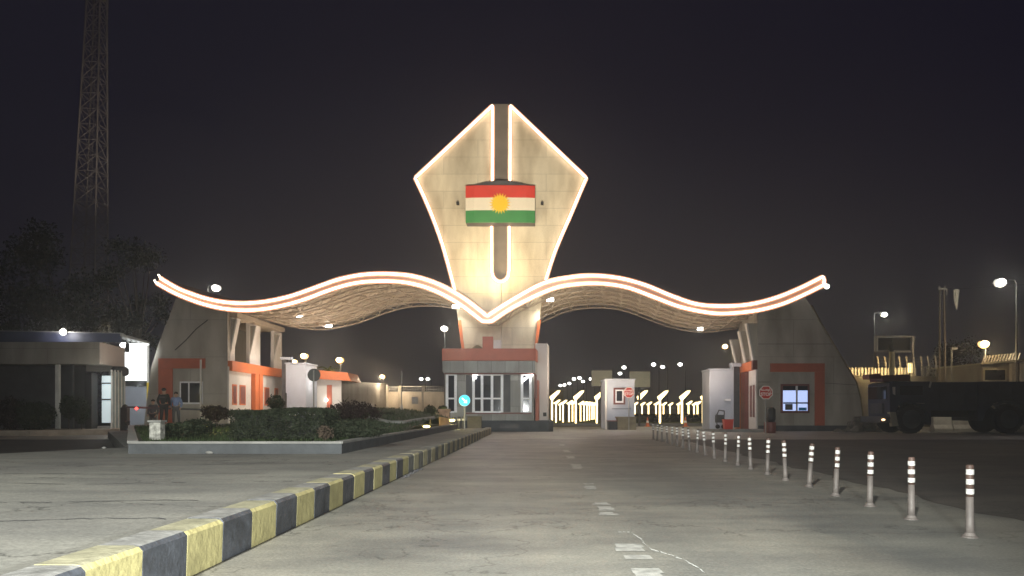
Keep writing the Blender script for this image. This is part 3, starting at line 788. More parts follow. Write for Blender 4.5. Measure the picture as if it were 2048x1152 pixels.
def kwindow(px0, px1, lights, py0=748.5, py1=825, mid=797):
    g = MB(); w_ = 2.6
    for px in lights: g.prism([kp(px - w_, py0, KY - .12), kp(px + w_, py0, KY - .12), kp(px + w_, py1, KY - .12), kp(px - w_, py1, KY - .12)], (0, .11, 0))
    for py in (py0 + 1, mid, py1 - 1): g.prism([kp(lights[0] + w_, py - 1.6, KY - .115), kp(lights[-1] - w_, py - 1.6, KY - .115), kp(lights[-1] - w_, py + 1.6, KY - .115), kp(lights[0] + w_, py + 1.6, KY - .115)], (0, .1, 0))
    f = g.build('window', M['white_frame'], ki)
    g = MB(); g.prism([kp(lights[0], py0, KY - .05), kp(lights[-1], py0, KY - .05), kp(lights[-1], py1, KY - .05), kp(lights[0], py1, KY - .05)], (0, .03, 0)); g.build('pane', M['glass'], f)
kwindow(892, 912, [894, 911]); kwindow(944, 1006, [947, 964, 984, 1004]); kwindow(1043, 1063, [1044, 1061])
# column from kiosk roof up to the V, and low dark mound on the roof
g = MB(); g.prism([at(965, 673, KY), at(986, 673, KY), at(986, 699, KY), at(965, 699, KY)], (0, .7, 0)); g.build('roof_column', M['brick_red'], ki)
g = MB(); pts = [at(943 + 24 * k / 8, 698 - 8 * math.sin(math.pi * k / 8), KY) for k in range(9)]; g.prism(pts, (0, .5, 0)); g.build('roof_arch', M['olive'], ki)
g = MB(); g.prism([at(987, 680, KY + .3), at(1002, 680, KY + .3), at(1002, 699, KY + .3), at(987, 699, KY + .3)], (0, .7, 0)); g.build('roof_box', M['white_wall'], ki)
# right flank: rear annex, orange and brown side panel
kbox(1071.5, 1097, 682, 842, KY + 1.5, 2.2, M['white_wall'], 'annex', bevel=.05)
kbox(1071, 1077, 760, 842, KY + .3, 1.0, M['brick_red'], 'side_panel')
kbox(1068.5, 1073, 750, 797, KY - .22, .3, M['maroon'], 'side_board')
kbox(1088, 1095, 825, 833, KY + 1.44, .05, M['dark'], 'vent')
c = at(950, 754, KY - .18); g = MB(); g.box(c.x - .09, c.x + .09, c.y - .05, c.y + .05, c.z - .09, c.z + .09); g.build('entrance_lamp', E['flood'], ki)
g = MB(); g.tube([at(1046, 762, KY - .25), at(1057, 752, KY - .25), at(1066, 750, KY - .25)], .05); g.build('strip_lamp', E['flood'], ki)
lamp('kiosk_light', 'POINT', (X_(985, KY), KY - 5.5, 7.2), 300, (.86, .90, 1.0), size=.25)
lamp('kiosk_side_light', 'POINT', (X_(1110, KY) + .9, KY + 1.0, 3.6), 90, (1.0, .85, .75), size=.25)

# blue round sign on a pole
BY = 39.5; t = thing('keep_side_sign', 'round glowing blue traffic sign with white arrow before the kiosk', 'traffic sign', (X_(929, BY), BY, MZ))
c = at(929, 801, BY)
g = MB(); g.lathe((c.x, BY, c.z), [(.29, -.015), (.29, .015)], 28, axis='Y'); g.build('plate', E['blue_sign'], t)
g = MB(); g.lathe((c.x, BY, c.z), [(.305, .016), (.305, .03)], 28, axis='Y'); g.build('rim', M['sign_white'], t)
g = MB(); a = R(-45)
def rot(x, z): return (c.x + x * math.cos(a) - z * math.sin(a), BY - .03, c.z + x * math.sin(a) + z * math.cos(a))
g.prism([rot(*p) for p in [(-.18, -.035), (.05, -.035), (.05, -.12), (.20, 0), (.05, .12), (.05, .035), (-.18, .035)]], (0, .01, 0)); g.build('arrow', emit('arrow_light', (.8, .95, 1), 1.2), t)
g = MB(); g.tube([(c.x, BY + .05, MZ), (c.x, BY + .05, c.z + .1)], .03, 8); g.build('pole', M['steel'], t)
# stone pier at the kerb end
PY_ = 38.5; t = thing('stone_pier', 'brown stone pier standing at the end of the kerb', 'pier', (X_(889, PY_), PY_, MZ))
g = MB(); x = X_(889, PY_); g.box(x - .26, x + .26, PY_ - .25, PY_ + .25, MZ, Z_(824, PY_)); g.build('shaft', M['pier'], t, bevel=.03)
g = MB(); g.box(x - .31, x + .31, PY_ - .3, PY_ + .3, Z_(824, PY_) + .002, Z_(818, PY_)); g.build('cap', M['pier'], t, bevel=.02)
for k, (px, py) in enumerate([(908, 830), (918, 826), (927, 832)]):
    Y = 40.3 + .2 * k; t = thing('guard_bollard', ['left', 'middle', 'right'][k] + ' of three short bollards beside the stone pier', 'bollard', (X_(px, Y), Y, MZ), 'bollards by the pier')
    g = MB(); g.lathe((X_(px, Y), Y, MZ), [(.09, 0), (.09, .62), (.07, .66)], 12); g.build('shaft', M['dark_grey'], t)
    g = MB(); g.lathe((X_(px, Y), Y, MZ), [(.093, .45), (.093, .55)], 12); g.build('band', M['sign_white'], t)
KB = thing('concrete_block', 'squat tan concrete block where the kerb meets the kiosk', 'concrete block', (X_(948, 43), 43, 0))
g = MB(); x = X_(948, 43); g.box(x - .38, x + .42, 42.8, 43.5, 0, .95); g.build('block', M['olive'], KB, bevel=.04)
g = MB(); g.box(x - .41, x + .45, 42.77, 43.53, .952, 1.0); g.build('cap', M['olive'], KB)
# ground lamps at the mound's foot
for px, py, Y, lb in [(853, 853, 38, 'left yellow ground lamp at the lawn edge by the pier'), (903, 841, 39, 'right yellow ground lamp at the lawn edge by the pier'), (411, 856, 26, 'yellow ground lamp low among the shrubs by the guard')]:
    c = at(px, py, Y); t = thing('ground_lamp', lb, 'lamp', c, 'yellow ground lamps')
    g = MB(); g.ball(c, .10, 10, sq=(1.8, 1, .6)); g.build('lens', E['ground_lamp'], t)
    g = MB(); g.box(c.x - .2, c.x + .2, c.y - .1, c.y + .1, c.z - .2, c.z - .07); g.build('housing', M['dark'], t)
    lamp('ground_light', 'POINT', c + Vector((-.1, .1, .45)), 60, (1, .85, .3), size=.1)
# ============================================================ LEFT GATEHOUSE
GY = 48.5
lg = thing('gatehouse', 'left gatehouse with sloping concrete front and orange-trimmed side wall', 'building', (X_(400, GY), GY, 0))
SL = Vector((.02, 1, 0)); SRr = Vector((.12, 1, 0))
def side_pt(px0, s, Y, z, out=0.0):        # a point on a gatehouse's driveway wall
    return Vector((X_(px0, GY) + s * (Y - GY) + out, Y, z))
zband = Z_(722, GY)
def gp(px, py, Y=GY): return at(px, py, Y)
low = [gp(455, 740), (X_(455, GY), GY, 0), (X_(288, GY), GY, 0), gp(300, 740)]
g = MB(); g.prism([gp(455, 735), Vector((X_(455, GY), GY, 0)), Vector((X_(286, GY), GY, 0)), gp(302, 735)], SL * 10.9); g.build('body', M['clad_grey'], lg)
g = MB(); g.prism([gp(455, 612), gp(455, 734.9), gp(302, 734.9), gp(318, 685), (gp(336, 640)), gp(352, 596), gp(400, 606)], (0.01, .45, 0)); g.build('front_wall', M['clad_grey'], lg)
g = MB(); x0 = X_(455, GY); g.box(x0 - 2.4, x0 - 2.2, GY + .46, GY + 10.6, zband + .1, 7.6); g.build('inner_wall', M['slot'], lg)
g = MB()
g.prism([side_pt(455, .02, GY + .0, zband - .35, .001), side_pt(455, .02, GY + 10.9, zband - .35, .001), side_pt(455, .02, GY + 10.9, 0, .001), side_pt(455, .02, GY, 0, .001)], (.10, 0, 0)); g.build('side_wall', M['white_wall'], lg)
# colonnade: columns and triangular fins carrying the canopy
for k, (ya, yb) in enumerate([(GY + .47, GY + 1.25), (52.4, 54.5), (57.4, 59.3)]):
    g = MB(); g.prism([side_pt(455, .02, ya, zband, -.25), side_pt(455, .02, yb, zband, -.25), side_pt(455, .02, yb, 7.44, -.25), side_pt(455, .02, ya, 7.44, -.25)], (.24, 0, 0)); g.build('column', M['white_wall'], lg)
    ff = ya + .1
    g = MB(); a = side_pt(455, .02, ff, zband + .5, -.2); b = side_pt(455, .02, ff, 7.35 - .1 * k, -.2)
    g.prism([a, b, b + Vector((.55, 0, .0)), a + Vector((.10, 0, 0))], (0, .12, 0)); g.build('fin', M['clad_grey'], lg)
    g = MB(); g.prism([a + Vector((.105, -.05, 0)), b + Vector((.555, -.05, 0)), b + Vector((.65, -.05, 0)), a + Vector((.18, -.05, 0))], (0, .55, 0)); g.build('fin_edge', M['white_wall'], lg)
g = MB(); g.prism([side_pt(455, .02, GY + .47, 7.45, -2.4), side_pt(455, .02, GY + .47, 7.45, .45), side_pt(455, .02, GY + .47, 7.78, .45), side_pt(455, .02, GY + .47, 7.95, -2.4)], (.2, 9.6, 0)); g.build('beam', M['roof'], lg)
# orange bands on the driveway wall
def side_box(px0, s, ya, yb, z0, z1, out, m, name, par, sgn=1, base=0.0):
    g = MB(); g.prism([side_pt(px0, s, ya, z0, base), side_pt(px0, s, yb, z0, base), side_pt(px0, s, yb, z1, base), side_pt(px0, s, ya, z1, base)], (out * sgn, 0, 0)); return g.build(name, m, par)
side_box(455, .02, GY + .05, 53.15, zband - .62, zband + .02, .30, M['orange'], 'band', lg)
side_box(455, .02, 53.2, 59.2, zband - .62, zband + .02, .26, M['orange'], 'band', lg)
side_box(455, .02, 52.4, 53.1, 0, zband - .63, .30, M['orange'], 'pilaster', lg, base=.101)
side_box(455, .02, 53.35, 54.0, 0, zband - .63, .26, M['orange'], 'pilaster', lg, base=.101)
for ya, yb in ((49.0, 49.75), (50.25, 51.3), (55.0, 56.0), (57.2, 58.0)):
    f = side_box(455, .02, ya, yb, 1.7, 3.05, .03, M['orange'], 'window', lg, base=.102)
    g = MB(); g.prism([side_pt(455, .02, ya + .12, 1.8, .134), side_pt(455, .02, yb - .12, 1.8, .134), side_pt(455, .02, yb - .12, 2.95, .134), side_pt(455, .02, ya + .12, 2.95, .134)], (.01, 0, 0)); g.build('pane', M['brown_glass'], f)
# front: orange L band and window
def gbox(px0, px1, py0, py1, y0, d, m, name, par, Y=GY):
    g = MB(); a = [at(px0, py0, Y), at(px1, py0, Y), at(px1, py1, Y), at(px0, py1, Y)]; g.prism([Vector((p.x, y0, p.z)) for p in a], (0, d, 0)); return g.build(name, m, par)
gbox(318, 411, 717, 737, GY - .10, .095, M['brick_red'], 'band', lg)
gbox(318, 346, 737.3, 850, GY - .10, .095, M['brick_red'], 'band', lg)
f = gbox(360, 406, 763, 808, GY - .06, .055, M['white_frame'], 'window', lg)
gbox(363, 377, 766, 805, GY - .07, .012, M['glass'], 'pane', f); gbox(380, 403, 766, 805, GY - .07, .012, M['glass'], 'pane', f)
gbox(454, 455, 613, 722, GY - .03, .028, M['dark_grey'], 'corner_joint', lg)
gbox(404, 407, 720, 850, GY - .35, .10, M['pole_white'], 'downpipe', lg)
g = MB(); g.tube([gp(350, 700, GY - .03), gp(372, 680, GY - .03), gp(392, 658, GY - .03), gp(415, 640, GY - .03)], .03, 5); g.build('cable', M['dark'], lg)
lamp('gate_wall_light', 'POINT', (-13.6, 53, 5.2), 230, (1.0, .84, .72), size=.3)
lamp('gate_wall_light', 'POINT', (-14.8, 50.5, 1.2), 130, (1.0, .70, .46), size=.3)

# ============================================================ RIGHT GATEHOUSE
rg = thing('gatehouse', 'right gatehouse with curved sloping edge and one lit window', 'building', (X_(1600, GY), GY, 0))
out = [gp(1515, 618), gp(1515, 740), Vector((X_(1515, GY), GY, 0)), Vector((X_(1724, GY), GY, 0)), gp(1724, 825), gp(1720, 795), gp(1712, 765), gp(1700, 745), gp(1680, 712), gp(1660, 680), gp(1640, 645), gp(1622, 612), gp(1608, 592), gp(1560, 612)]
g = MB(); g.prism(out, SRr * 11 * .6); g.build('body', M['clad_grey'], rg)
edge = [(1622, 610), (1640, 643), (1660, 678), (1680, 710), (1700, 743), (1712, 763), (1720, 793), (1724, 825), (1724, 862)]
g = MB()
for a, b in zip(edge[:-1], edge[1:]):
    pa, pb = gp(*a, GY - .02), gp(*b, GY - .02); g.prism([pa, pb, pb + Vector((.09, 0, 0)), pa + Vector((.09, 0, 0))], (.3, 3, 0))
g.build('edge_trim', M['olive'], rg)
gbox(1540, 1648, 727, 744, GY - .12, .115, M['brick_red'], 'band', rg)
gbox(1629, 1648, 744.3, 851, GY - .12, .115, M['brick_red'], 'band', rg)
gbox(1516, 1723, 851, 864, GY - .16, .155, M['dark_grey'], 'plinth', rg)
wf = gbox(1561, 1618, 768, 826, GY - .08, .075, M['maroon'], 'window', rg)
g = MB(); a = [gp(1565, 772), gp(1614, 772), gp(1614, 822), gp(1565, 822)]
gbox(1565, 1614, 781, 821.5, GY - .095, .012, E['room'], 'pane', wf)
gbox(1565, 1614, 772, 781, GY - .10, .014, M['glass'], 'blind', wf)
gbox(1590, 1594, 772, 821.5, GY - .13, .02, M['white_frame'], 'mullion', wf); gbox(1565, 1614, 804.5, 807.5, GY - .135, .02, M['dark_grey'], 'rail', wf)
gbox(1569, 1584, 808, 820, GY - .12, .015, M['dark_grey'], 'chair_back', wf); gbox(1596, 1612, 815, 821, GY - .12, .015, M['sign_blue'], 'screen_top', wf)
for (a, b) in (((1516, 688), (1668, 688)), ((1516, 764), (1540, 764)), ((1649, 766), (1712, 770))):
    g = MB(); g.tube([gp(*a, GY - .01), gp(*b, GY - .01)], .018, 4); g.build('joint', M['dark_grey'], rg)
S2 = .12
side_box(1515, S2, GY + .02, 55.5, 0, zband - .55, .10, M['white_wall'], 'side_wall', rg, -1, base=-.001)
side_box(1515, S2, GY + .5, 55.6, zband - .55, zband + .05, .30, M['orange'], 'band', rg, -1)
side_box(1515, S2, GY + .02, GY + .49, zband - .55, zband + .05, .30, M['maroon'], 'band_end', rg, -1)
side_box(1515, S2, 50.9, 52.4, 0, zband - .56, .26, M['maroon'], 'pilaster', rg, -1, base=-.102)
side_box(1515, S2, 53.6, 54.8, 0, zband - .56, .26, M['orange'], 'pilaster', rg, -1, base=-.102)
for ya, yb in ((48.9, 49.4), (49.8, 50.4)):
    side_box(1515, S2, ya, yb, .9, 3.0, .03, M['maroon'], 'window', rg, -1, base=-.102)
for k, ya in enumerate((48.7, 51.3, 54.6)):
    a = side_pt(1515, S2, ya, zband + .05, -.02); b = side_pt(1515, S2, ya, 7.0 - .25 * k, .1)
    g = MB(); g.prism([a, b, b - Vector((.70, 0, 0)), a - Vector((.14, 0, 0))], (0, .12, 0)); g.build('fin', M['clad_grey'], rg)
    g = MB(); g.prism([a - Vector((.145, .04, 0)), b - Vector((.705, .04, 0)), b - Vector((.80, .04, 0)), a - Vector((.23, .04, 0))], (0, .4, 0)); g.build('fin_edge', M['white_wall'], rg)
    g = MB(); g.prism([side_pt(1515, S2, ya + .3, zband + .05, .1), side_pt(1515, S2, ya + .9, zband + .05, .1), side_pt(1515, S2, ya + .9, 7.0 - .25 * k, .1), side_pt(1515, S2, ya + .3, 7.0 - .25 * k, .1)], (-.16, 0, 0)); g.build('column', M['white_wall'], rg)
lamp('gate_wall_light', 'POINT', (13.8, 50.3, 4.0), 70, (1.0, .80, .62), size=.3)

# STOP signs
def stop_sign(px, py, Y, r, label, base_z, weather=False):
    c = at(px, py, Y); t = thing('stop_sign', label, 'traffic sign', (c.x, Y, base_z))
    def octo(rr): return [(c.x + rr * math.cos(math.pi / 8 + k * math.pi / 4), c.z + rr * math.sin(math.pi / 8 + k * math.pi / 4)) for k in range(8)]
    g = MB(); g.prism([(x, Y, z) for x, z in octo(r)], (0, .02, 0)); g.build('border', M['sign_white'], t)
    g = MB(); g.prism([(x, Y - .006, z) for x, z in octo(r * .90)], (0, .005, 0)); g.build('plate', M['sign_red'], t)
    text_mesh('lettering', 'STOP', (c.x, Y - .012, c.z - r * .26), r * .62, M['sign_white'], t, bold=r * .012)
    text_mesh('kurdish_lettering', '\ufeea\ufe98\ufeb3\u06d5\ufeed\ufe8d\u0695', (c.x, Y - .012, c.z + r * .40), r * .50, M['sign_white'], t, bold=r * .012)
    g = MB(); g.tube([(c.x, Y + .06, base_z), (c.x, Y + .06, c.z + r * .8)], .035, 8); g.build('pole', M['steel'], t)
    return t
stop_sign(1532, 785, 40.0, .385, 'red octagonal stop sign in front of the right gatehouse', 0)
stop_sign(1258, 785, 51.2, .39, 'red octagonal stop sign beside the small middle booth', 0)

# dark trash bin and bush by the sign, red bin, clutter
t = thing('barrel', 'tall dark brown barrel stack by the stop sign', 'barrel', (X_(1536, 44), 44, 0))
x = X_(1540, 44); g = MB(); g.lathe((x, 44, 0), [(.30, 0), (.33, .1), (.33, .62), (.29, .66)], 16); g.build('drum', M['maroon'], t)
g = MB(); g.lathe((x + .08, 44, .665), [(.18, 0), (.24, .2), (.24, .72), (.12, .85)], 14); g.build('sack', M['dark'], t, smooth=True)
t = thing('red_bin', 'bright red bin beside the pale side booth', 'bin', (X_(1456, 47), 47, 0)); x = X_(1456, 47)
g = MB(); g.prism([(x - .24, 46.8, .04), (x + .24, 46.8, .04), (x + .29, 46.8, .72), (x - .29, 46.8, .72)], (0, .45, 0)); g.build('tub', M['red_plastic'], t, bevel=.02)
g = MB(); g.box(x - .31, x + .31, 46.76, 47.28, .722, .78); g.build('lid', M['red_plastic'], t, bevel=.01)
t = thing('curved_kerb', 'low pale kerb island under the right gatehouse corner', 'kerb', (X_(1480, 47.5), 47.5, 0))
g = MB(); g.prism([(X_(1395, 48), 48.2, 0), (X_(1425, 48), 46.2, 0), (X_(1510, 48), 45.6, 0), (X_(1518, 48), 48.2, 0)], (0, 0, .16)); g.build('slab', M['coping'], t)
t = thing('service_cart', 'cluttered grey handcart leaning on the pale side booth', 'cart', (X_(1440, 48.5), 48.5, .16)); x = X_(1441, 48.3)
g = MB(); g.tube([(x - .3, 48.3, .9), (x - .1, 48.3, 1.35), (x + .25, 48.3, 1.3)], .04); g.tube([(x - .2, 48.3, .3), (x - .3, 48.3, .95)], .035); g.tube([(x + .2, 48.3, .3), (x + .25, 48.3, 1.3)], .035); g.build('frame', M['dark_grey'], t)
g = MB(); g.box(x - .3, x + .2, 48.1, 48.5, .55, 1.05); g.build('tray', M['dark_grey'], t, bevel=.03)
for s in (-.2, .18):
    g = MB(); g.lathe((x + s, 48.25, .30), [(.14, -.03), (.14, .03)], 14, axis='Y'); g.build('wheel', M['rubber'], t)

# pale side booths (left and right), seen at an angle past the gatehouses
def side_booth(px0, px1, py0, Y, dep, sk, m, label, door=None):
    t = thing('side_booth', label, 'booth', (X_((px0 + px1) / 2, Y), Y, 0))
    g = MB(); z1 = Z_(py0, Y)
    g.prism([(X_(px0, Y), Y, .0), (X_(px1, Y), Y, .0), (X_(px1, Y), Y, z1), (X_(px0, Y), Y, z1)], (sk * dep, dep, 0)); g.build('body', m, t, bevel=.06)
    g = MB(); g.prism([(X_(px0, Y) - .05, Y - .05, z1 + .002), (X_(px1, Y) + .05, Y - .05, z1 + .002), (X_(px1, Y) + .05, Y - .05, z1 + .10), (X_(px0, Y) - .05, Y - .05, z1 + .10)], (sk * dep, dep + .1, 0)); g.build('roof', m, t)
    return t
t = side_booth(571, 612, 728, 56.0, 3, .02, M['cool_wall'], 'bluish white slab booth behind the left gatehouse')
gbox(562, 571, 716, 862, 56.2, .6, M['dark_grey'], 'door_recess', t, 56.0); gbox(561, 583, 714, 719, 55.9, .6, M['cool_wall'], 'door_lintel', t, 56.0)
gbox(570.5, 574, 786, 815, 55.85, .1, M['dark'], 'door_handle_rail', t, 56.0)
lamp('booth_light', 'POINT', at(600, 770, 53), 16, (.78, .86, 1.0), size=.2)
t = side_booth(1419, 1464, 740, 52.0, 3, .08, M['cool_wall'], 'pale grey slab booth beside the right gatehouse')
gbox(1463, 1482, 726, 733, 51.9, .6, M['cool_wall'], 'door_lintel', t, 52.0); gbox(1463, 1467, 733, 855, 51.95, .5, M['cool_wall'], 'door_jamb', t, 52.0)
dr = gbox(1467.3, 1482, 733, 855, 52.3, .1, M['dark_grey'], 'door', t, 52.0)
gbox(1470, 1480, 745, 810, 52.27, .02, M['glass'], 'pane', dr); gbox(1470, 1480, 820, 848, 52.27, .02, M['glass'], 'pane', dr)
gbox(1448, 1460, 798, 802, 51.8, .19, M['white_frame'], 'wall_lamp', t, 52.0)
lamp('booth_light', 'POINT', at(1440, 765, 49.5), 45, (.95, .93, 1.0), size=.2)

# middle small booth
MY = 53.0
mb_ = thing('ticket_booth', 'small pale booth in the middle with one red-framed window', 'booth', (X_(1241, MY), MY, 0))
gbox(1212, 1269, 760, 859, MY, 3.0, M['cool_wall'], 'body', mb_, MY)
gbox(1210, 1271, 757.5, 759.8, MY - .08, 3.1, M['cool_wall'], 'roof', mb_, MY)
gbox(1210, 1214, 760, 859, MY - .06, .055, M['white_wall'], 'corner_strip', mb_, MY)
for a in ((1227, 1250, 776, 779), (1227, 1250, 806, 809), (1227, 1230, 779.2, 805.8), (1247, 1250, 779.2, 805.8)):
    gbox(*a, MY - .07, .065, M['maroon'], 'surround', mb_, MY)
f = gbox(1231, 1246.5, 779.5, 805.5, MY - .06, .055, M['white_frame'], 'window', mb_, MY)
gbox(1233, 1244, 782, 802, MY - .075, .012, M['glass'], 'pane', f, MY)
gbox(1224, 1262, 817, 818.2, MY - .05, .045, M['dark_grey'], 'joint', mb_, MY)
lamp('booth_light', 'POINT', at(1235, 790, MY - 3.5), 40, (.95, .90, 1.0), size=.3)
t = thing('planter_box', 'olive concrete planter box in front of the middle booth', 'planter', (X_(1254, MY - 1), MY - 1.2, 0))
gbox(1236, 1271, 836, 860.5, MY - 1.7, 1.2, M['olive'], 'box', t, MY - 1.5); gbox(1234, 1273, 833.5, 835.8, MY - 1.75, 1.3, M['olive'], 'rim', t, MY - 1.5)
t = thing('storage_crate', 'dark low crate left of the olive planter box', 'crate', (X_(1226, MY - 1), MY - 1.2, 0))
gbox(1218, 1235, 843, 861, MY - 1.4, .9, M['dark'], 'crate', t, MY - 1.5); gbox(1217, 1235.5, 841, 842.8, MY - 1.42, .95, M['maroon'], 'lid', t, MY - 1.5)

# advertising boards behind
for a, lb in (((1183, 1224, 741, 772), 'left blank board behind the middle booth'), ((1259, 1300, 743, 774), 'right blank board behind the middle booth')):
    Y = 64; t = thing('billboard', lb, 'billboard', (X_((a[0] + a[1]) / 2, Y), Y, 0), 'boards behind the booth')
    gbox(*a, Y, .12, M['board'], 'panel', t, Y)
    g = MB(); x0, x1, z0, z1 = X_(a[0], Y), X_(a[1], Y), Z_(a[3], Y), Z_(a[2], Y)
    g.box(x0 - .04, x1 + .04, Y - .05, Y - .004, z1, z1 + .06); g.box(x0 - .04, x1 + .04, Y - .05, Y - .004, z0 - .06, z0)
    g.box(x0 - .06, x0, Y - .05, Y - .004, z0, z1); g.box(x1, x1 + .06, Y - .05, Y - .004, z0, z1); g.build('frame', M['dark_grey'], t)
    g = MB(); xm = (x0 + x1) / 2; g.tube([(xm, Y + .2, 0), (xm, Y + .2, z1 - .1)], .10, 8); g.build('pole', M['dark_grey'], t)
    lamp('board_light', 'POINT', (xm, Y - 2.2, z0 - .5), 26, (1.0, .92, .66), size=.2)

# ============================================================ LIT GARDEN POSTS
lp0 = thing('light_post', 'tall glowing garden light post with slanted lamp head', 'light post', (0, 70, 0), 'front row of glowing posts')
g = MB(); g.box(-.075, .075, 69.92, 70.08, 0, 2.35); g.build('light_tube', E['led_post'], lp0)
g = MB(); g.prism([(-.12, 69.88, 2.36), (.10, 69.88, 2.36), (.66, 69.88, 2.98), (.78, 69.88, 3.22), (.48, 69.88, 3.18), (-.22, 69.88, 2.62)], (0, .28, 0)); g.build('lamp_head', E['led_post'], lp0)
g = MB(); g.box(-.16, .16, 69.84, 70.16, 0, .12); g.build('foot', M['dark_grey'], lp0)
first = True
for px, n in zip((1104, 1152, 1194, 1278, 1321, 1364, 1408), ('first', 'second', 'third', 'fourth', 'fifth', 'sixth', 'seventh')):
    lb = n + ' tall glowing post from the left in the front row'
    if first: lp0.location = (X_(px, 70), 70, .0); lp0['label'] = lb; first = False
    else: dup(lp0, (X_(px, 70) - X_(1104, 70), random.uniform(-.5, .5), 0), lb)
# smaller rows behind
sp0 = thing('light_post', 'glowing garden post in the crowded row receding behind the front posts', 'light post', (0, 80, 0), 'receding row of glowing posts')
g = MB(); g.box(-.07, .07, 79.93, 80.07, 0, 1.95); g.build('light_tube', E['led_post'], sp0)
g = MB(); g.prism([(-.30, 79.9, 2.12), (0, 79.9, 1.96), (.34, 79.9, 2.26), (.46, 79.9, 2.46), (.25, 79.9, 2.44), (-.05, 79.9, 2.24)], (0, .25, 0)); g.build('lamp_head', E['led_post'], sp0)
g = MB(); g.box(-.15, .15, 79.85, 80.15, 0, .12); g.build('foot', M['dark_grey'], sp0)
rowB = [(1112, 77), (1126, 79), (1138, 81), (1145, 84), (1161, 87), (1168, 90), (1174, 93), (1179, 97), (1184, 101), (1188, 106), (1120, 96)]
for i, (px, Y) in enumerate(rowB):
    if i == 0: sp0.location = (X_(px, Y), Y, 0); p0 = Vector(sp0.location)
    else: dup(sp0, Vector((X_(px, Y), Y, 0)) - p0)
rowC = [(1270, 96), (1284, 98), (1297, 94), (1312, 92), (1327, 98), (1357, 94), (1377, 86), (1395, 88), (1388, 96), (1340, 104), (1417, 92)]
for i, (px, Y) in enumerate(rowC):
    o = dup(sp0, Vector((X_(px, Y), Y, 0)) - p0, 'shorter glowing post standing behind the front row, right of the middle booth'); o['group'] = 'back glowing posts on the right'
# garden kerb, hedge strip and lawn around them
t = thing('garden_kerb', 'long pale kerb along the foot of the glowing posts', 'kerb', (X_(1260, 66), 66, 0))
g = MB(); g.box(X_(1100, 66), X_(1425, 66), 66, 66.3, 0, .22); g.build('kerb_stone', M['coping'], t)
g = MB(); g.add([(X_(1080, 66), 66.4, .1), (X_(1440, 66), 66.4, .1), (X_(1440, 120), 120, .1), (X_(1080, 120), 120, .1)], [(0, 1, 2, 3)]); struct(g.build('garden_lawn', mat('garden_grass', (0.09, 0.12, 0.03), .9, .4, 1.5)))
box_hedge(X_(1272, 84), X_(1415, 84), 84, 85, .1, .9, 1500, .14, M['leaf_hedge'], 'low hedge behind the glowing posts on the right', name='hedge')
gw = thing('garden_wall', 'cream wall and flat roof behind the left glowing posts', 'wall', (X_(1115, 122), 122, 0))
gbox(1096, 1126, 781, 835, 122, 2, M['cream_wall'], 'wall', gw, 122)
gbox(1094, 1133, 778, 781.5, 121.6, 2.6, M['white_wall'], 'roof', gw, 122)
cone0 = thing('traffic_cone', 'orange traffic cone by the garden kerb, left one', 'cone', (X_(1295, 62), 62, 0), 'traffic cones')
x = X_(1295, 62)
g = MB(); g.box(x - .22, x + .22, 61.78, 62.22, 0.008, .05); g.lathe((x, 62, .05), [(.16, 0), (.03, .75)], 14); g.build('cone', M['orange'], cone0)
g = MB(); g.lathe((x, 62, .05), [(.115, .28), (.085, .46)], 14); g.build('band', M['sign_white'], cone0)
dup(cone0, (X_(1371, 62) - x, 0, 0), 'orange traffic cone by the garden kerb, right one')

# ============================================================ LEFT MIDDLE DISTANCE: kiosk, walls
OY = 60.0
ok = thing('orange_roof_kiosk', 'small cream building with a sloping orange roof band', 'building', (X_(655, OY), OY, 0))
gbox(610, 683, 750, 870, OY, 5, M['white_wall'], 'body', ok, OY)
g = MB(); g.prism([at(611, 738, OY - .4), at(695, 745, OY - .4), at(702, 762, OY - .4), at(640, 758, OY - .4), at(611, 754, OY - .4)], (0, 4, 0)); g.build('roof', M['orange'], ok)
gbox(654, 664, 770, 815, OY - .06, .055, M['brick_red'], 'door', ok, OY)
c = at(653, 800, OY - .3); g = MB(); g.box(c.x - .07, c.x + .07, c.y - .06, c.y + .06, c.z - .1, c.z + .1); g.build('wall_lamp', E['flood'], ok)
lamp('booth_light', 'POINT', at(640, 765, OY - 3), 45, (1.0, .90, .78), size=.2)
dw = thing('perimeter_wall', 'unlit grey beige block wall beyond the lawn', 'wall', (X_(730, 58), 60, 0))
g = MB(); g.prism([at(683, 763, 60), at(773, 769, 72), Vector((X_(773, 72), 72, 0)), Vector((X_(683, 60), 60, 0))], (-.1, .4, 0)); g.build('wall', M['grey_wall'], dw)
g = MB(); g.prism([at(683, 761.5, 60) + Vector((0, -.06, 0)), at(774, 767.5, 72) + Vector((0, -.06, 0)), at(774, 769, 72) + Vector((0, -.06, 0)), at(683, 763, 60) + Vector((0, -.06, 0))], (-.1, .5, 0)); g.build('coping', M['grey_wall'], dw)
cw = thing('perimeter_wall', 'brightly lit cream wall with railings left of the kiosk', 'wall', (X_(830, 68), 68, 0))
g = MB(); a = [at(774, 784, 72), at(900, 784, 66), Vector((X_(900, 66), 66, 0)), Vector((X_(774, 72), 72, 0))]; g.prism(a, (.05, .3, 0)); g.build('wall', M['cream_wall'], cw)
for px in (774, 800, 847, 893):
    Y = 72 - 6 * (px - 774) / 126; c = at(px, 784, Y - .1); g = MB(); g.box(c.x - .16, c.x + .16, Y - .12, Y + .4, 0, Z_(771.5, Y)); g.build('pillar', M['cream_wall'], cw)
